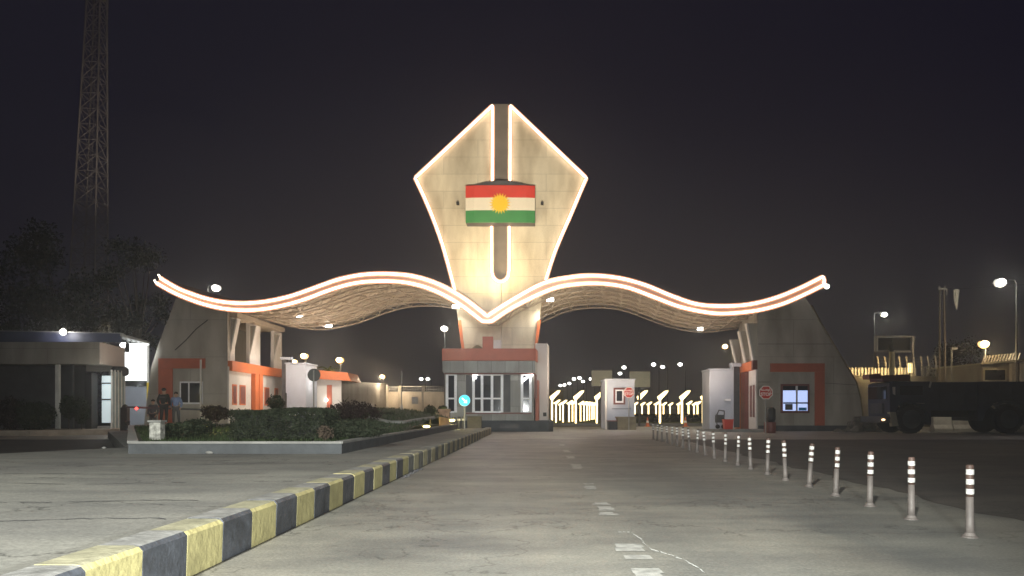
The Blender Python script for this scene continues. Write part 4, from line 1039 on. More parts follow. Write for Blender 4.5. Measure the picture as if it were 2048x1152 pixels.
for (p0_, p1_) in ((776, 798), (803, 844), (850, 890)):
    g = MB(); n = 9
    Yf = lambda p: 72 - 6 * (p - 774) / 126
    for py in (773, 778.5, 783): g.tube([at(p0_, py, Yf(p0_)), at(p1_, py, Yf(p1_))], .035, 4)
    for k in range(n): p = p0_ + (p1_ - p0_) * k / (n - 1); g.tube([at(p, 772, Yf(p)), at(p, 784, Yf(p))], .022, 4)
    g.build('railing', M['steel'], cw)
gbox(824, 836, 794, 808, 68.9, .06, M['steel'], 'meter_box', cw, 69.0)
lamp('wall_light', 'POINT', at(766, 757, 69.5), 700, (1.0, .80, .56), size=.3)

# round sign seen from behind on a pole
Y = 29; t = thing('round_sign', 'dark round sign seen from behind on a thin pole', 'traffic sign', (X_(629, Y), Y, PZ)); c = at(628, 750, Y)
g = MB(); g.lathe((c.x, Y, c.z), [(.25, -.01), (.25, .01)], 24, axis='Y'); g.build('plate', M['sign_back'], t)
g = MB(); g.tube([(c.x, Y - .04, PZ), (c.x, Y - .04, c.z + .18)], .03, 6); g.build('pole', M['steel'], t)
Y = 36; t = thing('flag_pole', 'bare thin pole with a small base on the lawn mound', 'pole', (X_(803, Y), Y, 1.0))
g = MB(); g.tube([at(803, 830, Y), at(803, 745, Y)], .03, 6); g.build('pole', M['steel'], t)
g = MB(); b = at(803, 828, Y); g.prism([b + Vector((-.14, 0, -.15)), b + Vector((.14, 0, -.15)), b + Vector((.03, 0, .45)), b + Vector((-.03, 0, .45))], (0, .1, 0)); g.build('base_bracket', M['steel'], t)

# ============================================================ STREET LAMPS
def street_lamp(px, py, Y, label, amber=False, r=.26, energy=0, arm=.6, group=None, pole_r=.055, name='street_lamp'):
    c = at(px, py, Y); t = thing(name, label, 'street lamp', (c.x + arm, Y, 0), group)
    em = E['sodium'] if amber else E['flood']; halo_mat = E['halo_amber'] if amber else E['halo_white']
    g = MB(); g.tube([(c.x + arm, Y, 0), (c.x + arm, Y, c.z * .6), (c.x + arm, Y, c.z - .05), (c.x + arm * .9, Y, c.z + r * .45), (c.x, Y, c.z + r * .62)], pole_r, 6, r_end=pole_r * .5); g.build('pole', M['lamp_pole'], t)
    g = MB(); g.ball(c, r, 14, sq=(1.05, .8, .80)); gb_ = g.build('halo_shell', halo_mat, t, smooth=True)  # dim outer glow imitates the halo round the bulb
    g = MB(); g.ball(c + Vector((-.08 * r, -.5 * r, 0)), r * .74, 12, sq=(1.05, .8, .80)); g.build('bulb', em, gb_, smooth=True)
    g = MB(); g.lathe((c.x, Y, c.z + r * .50), [(r * .80, 0), (r * .6, r * .2), (r * .2, r * .3)], 12); g.build('hood', M['dark_grey'], t)
    if energy: lamp('overhead_light', 'POINT', c + Vector((0, -.5, -.45)), energy, (1, .76, .45) if amber else (1, .95, .84), size=r)
    return t
street_lamp(433, 576, 60.5, 'street lamp shining just above the left canopy wing', r=.36, energy=200, arm=-.7)
street_lamp(889, 657, 60, 'street lamp standing left of the tower base', r=.30, energy=90, arm=.02)
street_lamp(609, 712, 63, 'larger amber lamp above the bluish booth', True, r=.33, energy=60, arm=.1)
street_lamp(590, 723, 64, 'smaller amber lamp above the bluish booth', True, r=.22, energy=60, arm=.1)
street_lamp(680, 720, 61.5, 'amber lamp on a post behind the orange roof', True, r=.33, energy=60, arm=.05)
street_lamp(765, 753, 73, 'amber lamp at the end of the grey beige wall', True, r=.26, energy=90, arm=.05)
street_lamp(1450, 693, 82, 'street lamp shining left of the right gatehouse fins', True, r=.33, energy=300, arm=.8)
street_lamp(2000, 565, 55, 'large high white lamp at the right edge above the truck', r=.42, energy=250, arm=1.2)
street_lamp(1967, 688, 57, 'low amber lamp above the building behind the truck', True, r=.40, energy=300, arm=.15)
street_lamp(1768, 629, 78, 'high lamp right of the sloping gatehouse edge', r=.33, energy=300, arm=-1.0)
far_l = [(1121, 771, 203), (1129, 770, 212), (1139, 767, 188), (1148, 758, 165), (1159, 756, 150), (1166, 763, 175), (1182, 758, 160), (1240, 747, 138), (1248, 735, 119), (1307, 729, 110), (1325, 734, 117), (1360, 729, 112), (843, 758, 160), (856, 758, 166)]
for px, py, Y in far_l:
    if px < 900: lb, gr = 'tiny far street lamp over the cream wall', 'far lamps over the cream wall'
    elif px < 1200: lb, gr = 'tiny far street lamp in the row over the glowing posts', 'far lamps over the glowing posts'
    elif px < 1260: lb, gr = 'small far lamp over the middle booth', 'far lamps over the middle booth'
    else: lb, gr = 'small distant lamp in the dark between the booth and right gatehouse', 'far lamps right of the booth'
    street_lamp(px, py, Y, lb, r=.19 + Y * .0016, arm=.8, group=gr)

# ============================================================ HILL
g = MB(); vs = []; fs = []; n = 80
for i in range(n + 1):
    x = -620 + 1240 * i / n; h = 2.2 + 1.5 * math.sin(x * .006 + 1) + .8 * math.sin(x * .021) + random.uniform(-.3, .3)
    for (yy, k) in ((480, 0), (560, .6), (660, 1), (900, .8)): vs.append((x, yy, -.5 + h * k))
for i in range(n):
    for j in range(3): a = i * 4 + j; fs.append((a, a + 4, a + 5, a + 1))
g.add(vs, fs); struct(g.build('hill', M['hill'], smooth=True))

# ============================================================ LEFT GUARD BUILDING
UY = 42.0
gb = thing('guard_building', 'dark flat-roofed guard building with a broad concrete fascia', 'building', (X_(100, UY), UY, .3))
xr = X_(198, UY)
zf0, zf1 = Z_(728, UY), Z_(684, UY)
b0 = at(248, 737, 46); b1 = at(250, 695, 46)
g = MB(); g.prism([Vector((-45, UY, zf0)), Vector((xr, UY, zf0)), Vector((b0.x, 46, zf0)), Vector((X_(244, 50), 50, zf0)), Vector((-45, 50, zf0))], (0, 0, zf1 - zf0)); g.build('fascia', M['clad_grey'], gb)
g = MB(); g.prism([Vector((xr + .02, UY - .02, zf0 + .02)), Vector((b0.x + .02, 46, zf0 + .02)), Vector((b0.x + .02, 46, zf1 - .02)), Vector((xr + .02, UY - .02, zf1 - .02))], (.05, -.02, 0)); g.build('fascia_end', M['white_wall'], gb)
g = MB(); g.prism([(-45, UY + 1.2, .3), (X_(172, UY + 1.2), UY + 1.2, .3), (X_(165, UY + 7), UY + 7, .3), (-45, UY + 7, .3)], (0, 0, zf0 - .31)); g.build('wall', M['dark_grey'], gb)
for px, wd_ in ((116, .10), (145, .07)):
    g = MB(); x = X_(px, UY + .3); g.box(x - wd_, x + wd_, UY + .2, UY + .4, .3, zf0 - .01); g.build('column', M['pole_white'] if px == 116 else M['dark_grey'], gb)
g = MB(); g.box(X_(172, UY), X_(185, UY), UY - .1, UY + .5, .3, Z_(746, UY)); g.build('door_leaf', M['dark'], gb)
gbox(147, 172, 745, 842, UY + 1.1, .06, M['glass'], 'window', gb, UY)
# glazed corner room, softly lit
gl = gbox(186, 207, 750, 846, UY + .9, .06, E['kiosk'], 'lit_pane', gb, UY)
gbox(186, 207, 764, 767, UY + .84, .05, M['dark_grey'], 'rail', gb, UY); gbox(186, 207, 797, 800, UY + .84, .05, M['dark_grey'], 'rail', gb, UY)
g = MB(); a = Vector((X_(207, UY), UY + .88, .3)); b = Vector((X_(239, 44), 44.6, .3)); h = Z_(741, UY) - .3
g.prism([a, b, b + Vector((0, 0, h)), a + Vector((0, 0, h))], (-.05, .06, 0)); gl2 = g.build('glass_screen', mat('lit_glass', (.35, .42, .42), .15, .2), gb)
for k in range(5):
    p = a.lerp(b, k / 4); g = MB(); g.box(p.x - .04, p.x + .04, p.y - .06, p.y - .01, .3, .3 + h + .1); g.build('mullion', M['pole_white'], gb)
g = MB(); c = Vector((X_(240, 44.5), 44.5, 0)); g.lathe((c.x, c.y, Z_(752, 44.5)), [(.35, 0), (.48, .1), (.48, .42), (.35, .55)], 14); g.build('corner_roll', M['dark_grey'], gb)
lamp('guard_room_light', 'POINT', (X_(215, UY), UY - .4, 2.8), 35, (.90, 1.0, 1.0), size=.3)
lamp('sidewalk_light', 'POINT', (X_(200, UY) + 1.2, UY - 1.2, 3.2), 40, (1.0, .85, .65), size=.3)
c = at(247, 690, 46.5); t = thing('flood_lamp', 'bright flood lamp on the guard building corner', 'lamp', c)
g = MB(); g.ball(c, .17, 12, sq=(1.2, .8, .9)); g.build('lens', E['flood'], t); g = MB(); g.box(c.x + .12, c.x + .34, c.y - .1, c.y + .1, c.z - .45, c.z + .1); g.build('housing', M['dark_grey'], t, bevel=.05)
lamp('flood_light', 'SPOT', c + Vector((.35, .4, -.1)), 350, (.95, 1, 1), at(280, 730, 58), .2, 120, .6)

# shed canopy behind the guard building
sh = thing('checkpoint_shed', 'metal-roofed checkpoint shed with white end wall, floodlight put in as glow', 'shed', (X_(150, 55), 55, 0))
g = MB(); g.prism([at(-60, 661, 54), at(240, 667, 54), at(240, 684, 54), at(-60, 684, 54)], (0, .25, 0)); g.build('fascia', mat('blue_fascia', (.03, .035, .07), .5), sh)
g = MB(); g.prism([at(-60, 659.5, 53.9), at(242, 665.5, 53.9), at(242, 667, 53.9), at(-60, 661, 53.9)], (0, .4, 0)); g.build('gutter', M['steel'], sh)
g = MB(); g.prism([at(240, 666, 54), at(300, 684, 58), at(300, 688, 58), at(240, 672, 54)], (-.8, .5, 0)); g.build('roof_edge', M['steel'], sh)
for k in range(5):
    f = k / 5; g = MB(); g.tube([at(244 + 48 * f, 668 + 15 * f, 54 + 4 * f), at(258 + 40 * f, 686, 56 + 2 * f)], .05, 4); g.build('rafter', M['steel'], sh)
gbox(249, 297, 687, 761, 58, .1, E['panel'], 'floodlit_wall', sh, 58); gbox(303, 315, 735, 770, 57.6, .1, E['panel'], 'lit_notice', sh, 57.6)  # end wall emits in place of the flood lamp's light on it
gbox(240, 345, 761.5, 772, 57.9, .15, M['dark'], 'dark_band', sh, 58)
gbox(236, 342, 773, 866, 58.2, .15, M['cool_wall'], 'low_wall', sh, 58)
yp = thing('yellow_pole', 'slim pole, yellow below and white above, by the bright end wall', 'pole', (X_(296, 50), 50, 0))
g = MB(); x = X_(296, 50); g.tube([(x, 50, 0), (x, 50, Z_(765, 50))], .085, 8); g.build('lower_pole', M['yellow'], yp)
g = MB(); g.tube([(x, 50, Z_(765, 50)), (x, 50, Z_(690, 50))], .08, 8); g.build('upper_pole', M['pole_white'], yp)
g = MB(); g.box(x - .55, x + .1, 49.7, 50.3, 0, .35); g.build('foot', M['yellow'], yp, bevel=.03)
lamp('shed_light', 'POINT', (X_(280, 53), 53, 3.4), 260, (.90, .97, 1.0), size=.3)
c = at(126, 664, 53.6); t = thing('flood_lamp', 'single white lamp on the long shed gutter', 'lamp', c); g = MB(); g.ball(c, .21, 12, sq=(1, 1, 1)); g.build('lens', E['flood'], t)
g = MB(); g.box(c.x - .1, c.x + .1, c.y + .05, c.y + .3, c.z - .1, c.z + .3); g.build('bracket', M['steel'], t)
lamp('flood_light', 'POINT', c + Vector((0, -.5, -.1)), 120, (1, .98, .95), size=.2)

# barrier gate
Y = 38.0; bg_ = thing('barrier_gate', 'dark barrier cabinet with lowered boom and red lamp', 'barrier', (X_(250, Y), Y, 0)); x = X_(250, Y)
g = MB(); g.box(x - .17, x + .17, Y - .15, Y + .15, 0, Z_(815, Y)); g.lathe((x, Y, Z_(815, Y)), [(.16, 0), (.12, .1), (.04, .16)], 12); g.build('cabinet', M['dark'], bg_, bevel=.02)
g = MB(); g.tube([(x + .1, Y - .1, Z_(814, Y)), (X_(425, Y), Y - .1, Z_(820, Y))], .05, 8); g.build('boom', M['dark_grey'], bg_)
g = MB(); g.ball(at(273, 817, Y - .2), .07, 10); g.build('red_lamp', E['red'], bg_)
lamp('red_light', 'POINT', at(273, 817, Y - .6), 5, (1, .05, .03), size=.05)
g = MB(); g.tube([(x + .1, Y - .2, .55), (x + .6, Y - .2, .55)], .04, 6); g.tube([(x + .1, Y - .2, .75), (x + .35, Y - .2, .75)], .04, 6); g.build('arm_rest', M['dark'], bg_)

# ============================================================ PEOPLE
def person(px, Y, z0, label, h=1.78, face=0.0, jacket='uniform', trousers='uniform', pose='stand'):
    """continuous skinned body; clothing and hair are thin shells grown on the same joints"""
    x = X_(px, Y); t = thing('person', label, 'person', (x, Y, z0)); s = h / 1.78
    J = {'pelvis': (0, 0, .95), 'waist': (0, .01, 1.08), 'chest': (0, .0, 1.30), 'neck': (0, .02, 1.49), 'head0': (0, .0, 1.57), 'head': (0, -.01, 1.67), 'crown': (0, 0, 1.74),
         'sl': (-.19, .02, 1.42), 'el': (-.27, .05, 1.14), 'wl': (-.22, -.13, .94), 'hl': (-.19, -.20, .89),
         'sr': (.19, .02, 1.42), 'er': (.28, .06, 1.14), 'wr': (.24, -.10, .92), 'hr': (.22, -.17, .86),
         'll': (-.10, 0, .90), 'kl': (-.12, -.02, .50), 'al': (-.13, .03, .09), 'tl': (-.15, -.13, .04),
         'lr': (.10, 0, .90), 'kr': (.13, -.03, .50), 'ar': (.15, .02, .09), 'tr': (.17, -.14, .04)}
    RAD = {'pelvis': .135, 'waist': .125, 'chest': .155, 'neck': .06, 'head0': .075, 'head': .095, 'crown': .065, 'sl': .075, 'sr': .075, 'el': .048, 'er': .048, 'wl': .03, 'wr': .03, 'hl': .036, 'hr': .036,
           'll': .095, 'lr': .095, 'kl': .062, 'kr': .062, 'al': .042, 'ar': .042, 'tl': .036, 'tr': .036}
    Ed = [('pelvis', 'waist'), ('waist', 'chest'), ('chest', 'neck'), ('neck', 'head0'), ('head0', 'head'), ('head', 'crown'), ('chest', 'sl'), ('sl', 'el'), ('el', 'wl'), ('wl', 'hl'), ('chest', 'sr'), ('sr', 'er'), ('er', 'wr'), ('wr', 'hr'),
          ('pelvis', 'll'), ('ll', 'kl'), ('kl', 'al'), ('al', 'tl'), ('pelvis', 'lr'), ('lr', 'kr'), ('kr', 'ar'), ('ar', 'tr')]
    for sd, sg in (('l', -1), ('r', 1)):
        hp = Vector(J['h' + sd])
        for f in range(4):
            a = hp + Vector((sg * (-.024 + .017 * f), -.045, -.03)); b = a + Vector((0, -.020 - .004 * (f in (1, 2)), -.042)); 
            J['f%s%da' % (sd, f)] = tuple(a); J['f%s%db' % (sd, f)] = tuple(b); RAD['f%s%da' % (sd, f)] = .0095; RAD['f%s%db' % (sd, f)] = .008
            Ed += [('h' + sd, 'f%s%da' % (sd, f)), ('f%s%da' % (sd, f), 'f%s%db' % (sd, f))]
        a = hp + Vector((-sg * .045, -.01, -.01)); J['t' + sd + 'h'] = tuple(a); RAD['t' + sd + 'h'] = .010; Ed.append(('h' + sd, 't' + sd + 'h'))
    J['nose'] = (0, -.115, 1.645); RAD['nose'] = .012; Ed.append(('head', 'nose'))
    for sg, nm in ((-1, 'earl'), (1, 'earr')): J[nm] = (sg * .098, .005, 1.65); RAD[nm] = .014; Ed.append(('head', nm))
    rz = Matrix.Rotation(face, 3, 'Z')
    def grow(name, keep, extra, m):
        ks = [k for k in J if k in keep]; idx = {k: i for i, k in enumerate(ks)}
        me = bpy.data.meshes.new(name)
        me.from_pydata([tuple(rz @ (Vector(J[k]) * s)) for k in ks], [(idx[a], idx[b]) for a, b in Ed if a in idx and b in idx], [])
        o = bpy.data.objects.new(name, me); COL.objects.link(o)
        o.parent = t
        md = o.modifiers.new('skin', 'SKIN'); sv = me.skin_vertices[0].data
        for k in ks: r = (RAD[k] + extra) * s; sv[idx[k]].radius = (r, r)
        sv[idx[ks[0]]].use_root = True
        sb = o.modifiers.new('sub', 'SUBSURF'); sb.levels = 1; sb.render_levels = 1
        me.materials.append(m); return o
    grow('body', set(J), 0, M['skin'])
    grow('jacket', {'pelvis', 'waist', 'chest', 'sl', 'el', 'wl', 'sr', 'er', 'wr'}, .022, M[jacket])
    grow('trousers', {'pelvis', 'll', 'kl', 'al', 'lr', 'kr', 'ar'}, .020, M[trousers])
    def hair():
        g = MB(); c = rz @ Vector((0, .012, 1.70)) * s
        g.ball(c, .108 * s, 14, sq=(1, 1.05, .82)); o = g.build('hair', M['hair'], None, smooth=True); o.parent = t
        g = MB()
        for sg in (-1, 1):
            p = rz @ (Vector((sg * .035, -.093, 1.665)) * s); g.ball(p, .010 * s, 6)
        o = g.build('eyes', M['dark'], None); o.parent = t
        g = MB(); p = rz @ (Vector((0, -.083, 1.60)) * s); g.ball(p, .016 * s, 6, sq=(1.5, .5, .4)); o = g.build('mouth', M['maroon'], None); o.parent = t
        for sg in (-1, 1):
            g = MB(); p = rz @ (Vector((sg * .16, -.05, .045)) * s); g.ball(p, .12 * s, 10, sq=(.5, 1.15, .42)); o = g.build('shoe', M['dark'], None, smooth=True); o.parent = t
    hair()
    return t
p1 = person(328, 36.5, PZ + .02, 'guard in dark uniform seen from behind, standing by the barrier boom', 1.80, math.pi)
g = MB(); g.box(-.13, .13, -.192, -.176, 1.32, 1.38); o = g.build('back_patch', M['dark_grey'], None); o.parent = p1
person(352, 37.6, PZ + .0, 'person in light blue shirt half hidden behind the dark guard', 1.66, .3, 'blue_cloth', 'dark_grey')
person(306, 40.0, .2, 'person in dark grey jacket behind the barrier near the yellow pole', 1.72, .0, 'dark_grey', 'dark_grey')
shrub(X_(137, 41.4), 41.4, .3, .42, .4, .62, 1500, .07, M['leaf'], 'tall dark potted shrub in the guard building porch', trunk=.6)
shrub(X_(163, 41.2), 41.2, .3, .36, .4, .70, 1200, .07, M['leaf'], 'narrow dark shrub beside the dark door of the guard building', trunk=.3)

# ============================================================ TREES (LEFT) and palm
def tree(cx, cy, z0, h, rx, ry, n, size, m, label, trunk_r=.22, lob=14):
    t = thing('tree', label, 'tree', (cx, cy, z0)); rng = random
    g = MB(); th = h * .42; top = Vector((cx + .3, cy, z0 + th)); g.tube([(cx, cy, z0), (cx + .1, cy, z0 + th * .5), top], trunk_r, 8, r_end=trunk_r * .6)
    lobes = []
    for k in range(lob):
        a = rng.uniform(0, 6.28); rr = rng.uniform(.2, 1) ** .7; zz = z0 + h * rng.uniform(.42, .92); fall = 1 - .5 * max(0, (zz - z0) / h - .6) / .4
        c = Vector((cx + rx * rr * math.cos(a) * fall, cy + ry * rr * math.sin(a), zz)); lobes.append((c, rng.uniform(.20, .36) * rx))
        g.tube([top, top.lerp(c, .5) + Vector((0, 0, -.2)), c], trunk_r * .4, 5, r_end=.02)
    g.build('trunk', M['bark'], t)
    g = MB()
    for k in range(n):
        c, r = rng.choice(lobes); d = Vector((rng.gauss(0, 1), rng.gauss(0, 1), rng.gauss(0, .8))); d = d.normalized() * r * rng.uniform(.2, 1.15)
        g.leaf(c + d, size * rng.uniform(.5, 1.4))
    g.build('crown', m, t); return t
tree(X_(120, 66), 66, 0, 17.2, 6.2, 4, 9000, .17, M['leaf_tree'], 'large dark tree at the left in front of the lattice mast')
tree(X_(272, 64), 64, 0, 17.0, 3.2, 2.6, 6500, .13, M['leaf_tree'], 'dark tree right at the left tip of the canopy', lob=16)
tree(X_(20, 75), 75, 0, 15.5, 5.5, 4, 5000, .18, M['leaf_tree'], 'dim tree at the far left edge of the picture')
tree(X_(1925, 75), 75, 0, 8.5, 4.2, 3, 4500, .15, M['leaf_tree'], 'dim tree behind the utility pole at the right')
# palm lit by the amber lamps
Y = 62; t = thing('palm', 'small palm with yellow-green lit fronds behind the orange roof', 'palm', (X_(655, Y), Y, 0)); c = at(658, 742, Y)
g = MB(); g.tube([(c.x, Y, 0), (c.x + .05, Y, c.z * .5), (c.x, Y, c.z)], .16, 8, r_end=.10); g.build('trunk', M['bark'], t)
for k in range(13):
    a = k * 2.4; el_ = random.uniform(.3, 1.2); L2 = random.uniform(.8, 1.2); g = MB(); pr = None
    for j in range(7):
        u = j / 6; p = c + Vector((math.cos(a) * L2 * u * math.cos(el_ * .6), math.sin(a) * L2 * u * .7, L2 * (u * math.sin(el_) - .9 * u * u * .7)))
        if pr is not None:
            d = (p - pr).normalized(); sd = d.cross(Vector((0, 0, 1))).normalized()
            for sg in (-1, 1): g.add([pr, p, p + sd * sg * .20 * (1 - u * .6) + Vector((0, 0, -.08)), pr + sd * sg * .03], [(0, 1, 2, 3)])
        pr = p
    g.build('frond', M['leaf_palm'], t)

# ============================================================ LATTICE MAST
Y = 92.0; mt = thing('lattice_mast', 'tall four-legged steel lattice communications mast at the left', 'mast', (X_(182, Y), Y, 0))
Hm = Z_(-120, Y)
def hw(z): zz = (z - Z_(420, Y)) / (Z_(-120, Y) - Z_(420, Y)); return (1.33 - .50 * min(1, max(-1.2, zz / .72))) if zz < .72 else .83
def mc(z): return X_(182, Y) + (z - Z_(420, Y)) / (Z_(0, Y) - Z_(420, Y)) * (X_(194, Y) - X_(182, Y))
zs = [0]
while zs[-1] < Hm: zs.append(zs[-1] + max(1.9, hw(zs[-1]) * 1.25))
cs = lambda z, k: Vector((mc(z) + hw(z) * (1 if k in (1, 2) else -1), Y + hw(z) * (1 if k > 1 else -1), z))
for k in range(4):
    g = MB(); g.tube([cs(z, k) for z in zs], .11, 6); g.build('leg', M['mast'], mt)
for k in range(4):
    g = MB(); k2 = (k + 1) % 4
    for i in range(len(zs) - 1):
        g.tube([cs(zs[i], k), cs(zs[i + 1], k2)], .05, 4); g.tube([cs(zs[i], k2), cs(zs[i + 1], k)], .05, 4); g.tube([cs(zs[i + 1], k), cs(zs[i + 1], k2)], .055, 4)
    g.build('bracing', M['mast'], mt)
g = MB()
for k in (-1, 1): g.tube([(mc(0) + .22 * k, Y - .4, 0), (mc(Hm) + .22 * k, Y - .4, Hm)], .035, 4)
z = 18
while z < Hm: g.tube([(mc(z) - .22, Y - .4, z), (mc(z) + .22, Y - .4, z)], .02, 4); z += .5
g.build('ladder', M['mast'], mt)
for px, py0, py1 in ((163, -20, 10), (209, -30, 18), (176, -30, 14)):
    g = MB(); c0 = at(px, py0, Y - 1.6); g.box(c0.x - .16, c0.x + .16, Y - 1.8, Y - 1.5, Z_(py1, Y), Z_(py0, Y)); g.build('antenna_panel', M['board'], mt, bevel=.04)
lamp('mast_wash', 'SPOT', (-34, 66, 3), 20000, (1.0, .85, .72), (mc(50), Y, 46), .5, 40, .8)

# ============================================================ RIGHT: TRUCK, BARRIERS, WALLS
VY = 43.0
tk = thing('armoured_truck', 'long dark navy armoured truck parked at the right edge', 'truck', (X_(1900, VY), VY, 0))
def vp(px, py, y=VY): return at(px, py, VY) + Vector((0, y - VY, 0))
def vprism(pts, y0, dep, m, name, par=None, bevel=0.0):
    g = MB(); g.prism([vp(px, py, y0) for px, py in pts], (0, dep, 0)); return g.build(name, m, par or tk, bevel=bevel)
vprism([(1779, 767), (1786, 763), (1861, 763), (1863, 850), (1856, 826), (1846, 812), (1832, 804), (1814, 803), (1799, 810), (1790, 826), (1788, 838), (1780, 838), (1778, 780)], VY, 2.6, M['truck'], 'cab', bevel=.04)
vprism([(1861.5, 764), (1955, 764), (1955, 821), (1861.5, 821)], VY + .06, 2.5, M['truck'], 'body', bevel=.03)
vprism([(1955.5, 763), (2150, 763), (2150, 850), (2062, 850), (2058, 830), (2046, 812), (2028, 802), (2008, 801), (1988, 808), (1973, 822), (1966, 842), (1956, 842)], VY, 2.6, M['truck'], 'rear_body', bevel=.04)
for px in (1822, 2017):
    c = vp(px, 838, VY + .05); rr = c.z - .01
    w_ = MB(); w_.lathe((c.x, VY - .08, rr), [(rr * .72, 0), (rr * .93, .02), (rr, .10), (rr, .36), (rr * .9, .44)], 32, axis='Y')
    for k in range(26):
        a = 2 * math.pi * k / 26; q = Vector((c.x + math.cos(a) * rr, VY + .12, rr + math.sin(a) * rr)); w_.tube([q + Vector((0, -.14, 0)), q + Vector((0, .18, 0))], .035, 4)
    wh = w_.build('wheel', M['rubber'], tk)
    g = MB(); g.lathe((c.x, VY - .12, rr), [(.06, -.06), (.16, -.04), (rr * .35, .0), (rr * .62, .03), (rr * .70, .06)], 24, axis='Y'); g.build('rim', M['rim'], wh)
    g = MB(); g.lathe((c.x, VY + 2.1, rr), [(rr * .8, 0), (rr, .10), (rr, .36), (rr * .8, .44)], 24, axis='Y'); g.build('wheel', M['rubber'], tk)
g = MB(); xf = vp(1777.5, 800).x; g.box(xf - .05, xf - .004, VY + .25, VY + 2.35, 2.0, 2.72); g.build('windscreen', M['glass'], tk)
g = MB(); g.box(xf - .06, xf - .004, VY + .6, VY + 2.0, 1.15, 1.75)
for k in range(5): g.box(xf - .10, xf - .062, VY + .6, VY + 2.0, 1.2 + .11 * k, 1.25 + .11 * k)
g.build('grille', M['rim'], tk)
vprism([(1800, 772), (1845, 772), (1845, 790), (1800, 790)], VY - .015, .012, M['glass'], 'side_window')
vprism([(1784, 774), (1789, 774), (1789, 790), (1785, 788)], VY - .10, .06, M['sign_white'], 'mirror')
vprism([(1779, 824), (1791, 824), (1797, 852), (1784, 853)], VY - .03, .3, M['board'], 'step_guard')
g = MB(); g.ball(Vector((xf - .32, VY - .02, .80)), .085, 10, sq=(1.3, .6, .7)); g.build('headlight', emit('marker_light', (1, .6, .3), 4), tk)
g = MB(); g.box(xf - .45, xf + .12, VY + .02, VY + 2.55, .62, .98); g.build('bumper', M['rim'], tk, bevel=.05)
vprism([(1745, 748), (1768, 746), (1770, 757), (1745, 757)], VY + .4, .8, M['maroon'], 'roof_beacon')
vprism([(1770, 750), (1824, 748), (1827, 762), (1772, 762)], VY + .3, 1.6, M['maroon'], 'roof_rack')
g = MB(); g.tube([vp(1858, 775, VY - .05), vp(1861, 763, VY - .05)], .05); g.build('grab_handle', M['pole_white'], tk)
for a, b in (((1832, 806), (1848, 807)), ((1985, 808), (1996, 805)), ((2004, 807), (2010, 807))):
    g = MB(); g.tube([vp(*a, VY - .04), vp(*b, VY - .04)], .022, 5); g.build('trim_handle', M['steel'], tk)
for px in (1880, 1905, 1930, 1975, 2000, 2025): g = MB(); g.tube([vp(px, 766, VY + (.05 if px < 1955 else -.005)), vp(px, 819 if px < 1955 else 798, VY + (.05 if px < 1955 else -.005))], .02, 4); g.build('panel_rib', M['truck'], tk)
g = MB(); g.box(vp(1861, 800).x, vp(1960, 800).x, VY + .9, VY + 1.7, .95, 1.35); g.build('chassis', M['dark'], tk)

jb_n = ['left', 'middle', 'right', 'far right']
for k, (a, b) in enumerate(((1864, 1901), (1903, 1956), (1958, 2010), (2012, 2064))):
    Y = 47.0; t = thing('concrete_barrier', jb_n[k] + ' pale concrete barrier seen under the dark truck', 'barrier', (X_((a + b) / 2, Y), Y, 0), 'concrete barriers behind the truck')
    x0, x1 = X_(a, Y), X_(b, Y); g = MB()
    g.prism([(x0, Y - .30, .008), (x0, Y - .30, .20), (x0, Y - .14, .45), (x0, Y - .10, 1.25), (x0, Y + .10, 1.25), (x0, Y + .14, .45), (x0, Y + .30, .20), (x0, Y + .30, .008)], (x1 - x0, 0, 0)); g.build('block', M['barrier'], t, bevel=.02)
    g = MB(); g.tube([((x0 + x1) / 2 - .1, Y, 1.24), ((x0 + x1) / 2 - .1, Y, 1.30), ((x0 + x1) / 2 + .1, Y, 1.30), ((x0 + x1) / 2 + .1, Y, 1.24)], .015, 5); g.build('lifting_loop', M['steel'], t)
lamp('yard_light', 'POINT', (X_(1930, 45), 45.9, 2.6), 60, (1, .88, .7), size=.3)
# rubble by the gatehouse corner
t = thing('rubble_pile', 'low pile of grey rubble at the right gatehouse corner', 'rubble', (X_(1725, 46), 46, 0))
g = MB()
for k in range(46):
    px = random.gauss(1722, 18); r = random.uniform(.12, .34); g.ball((X_(px, 46.5), 46.5 + random.uniform(-.5, .6), max(0, 1.0 - abs(px - 1722) / 34) * random.uniform(.1, 1.0)), r, 7, 0, (1.1, 1, .7), .25)
g.build('stones', M['rock'], t)

# perimeter wall with pickets
WY = 62.0
pw = thing('perimeter_wall', 'long beige wall topped with lit pickets behind the truck', 'wall', (X_(1850, WY), WY, 0))
gbox(1690, 2200, 752, 880, WY, .35, M['grey_wall'], 'wall', pw, WY)
for k in range(21):
    px = 1698 + k * 6.6; g = MB(); c = X_(px, WY); g.prism([(c - .075, WY - .05, Z_(752, WY)), (c + .075, WY - .05, Z_(752, WY)), (c + .075, WY - .05, Z_(737, WY)), (c, WY - .05, Z_(734.5, WY)), (c - .075, WY - .05, Z_(737, WY))], (0, .10, 0)); g.build('picket', M['white_wall'], pw)
for k in range(9):
    px = 1757 + k * 14.4; g = MB(); g.tube([at(px, 752, WY + .3), at(px, 727, WY + .3), at(px + (-3 if k % 2 else -2), 712, WY - .2)], .06, 5); g.build('outrigger', M['white_wall'], pw)
g = MB()
for py in (716, 721, 727): g.tube([at(1755, py, WY), at(1880, py, WY)], .015, 4)
g.build('wire_strands', M['steel'], pw)
g = MB(); pts = []
for k in range(260):
    u = k / 259; px = 1845 + 60 * u; a = u * 120; pts.append(at(px, 743, WY - .3) + Vector((.2 * math.cos(a * 1.3), .3 * math.cos(a), .42 * math.sin(a))))
g.tube(pts, .022, 4); g.build('razor_coil', M['steel'], pw)
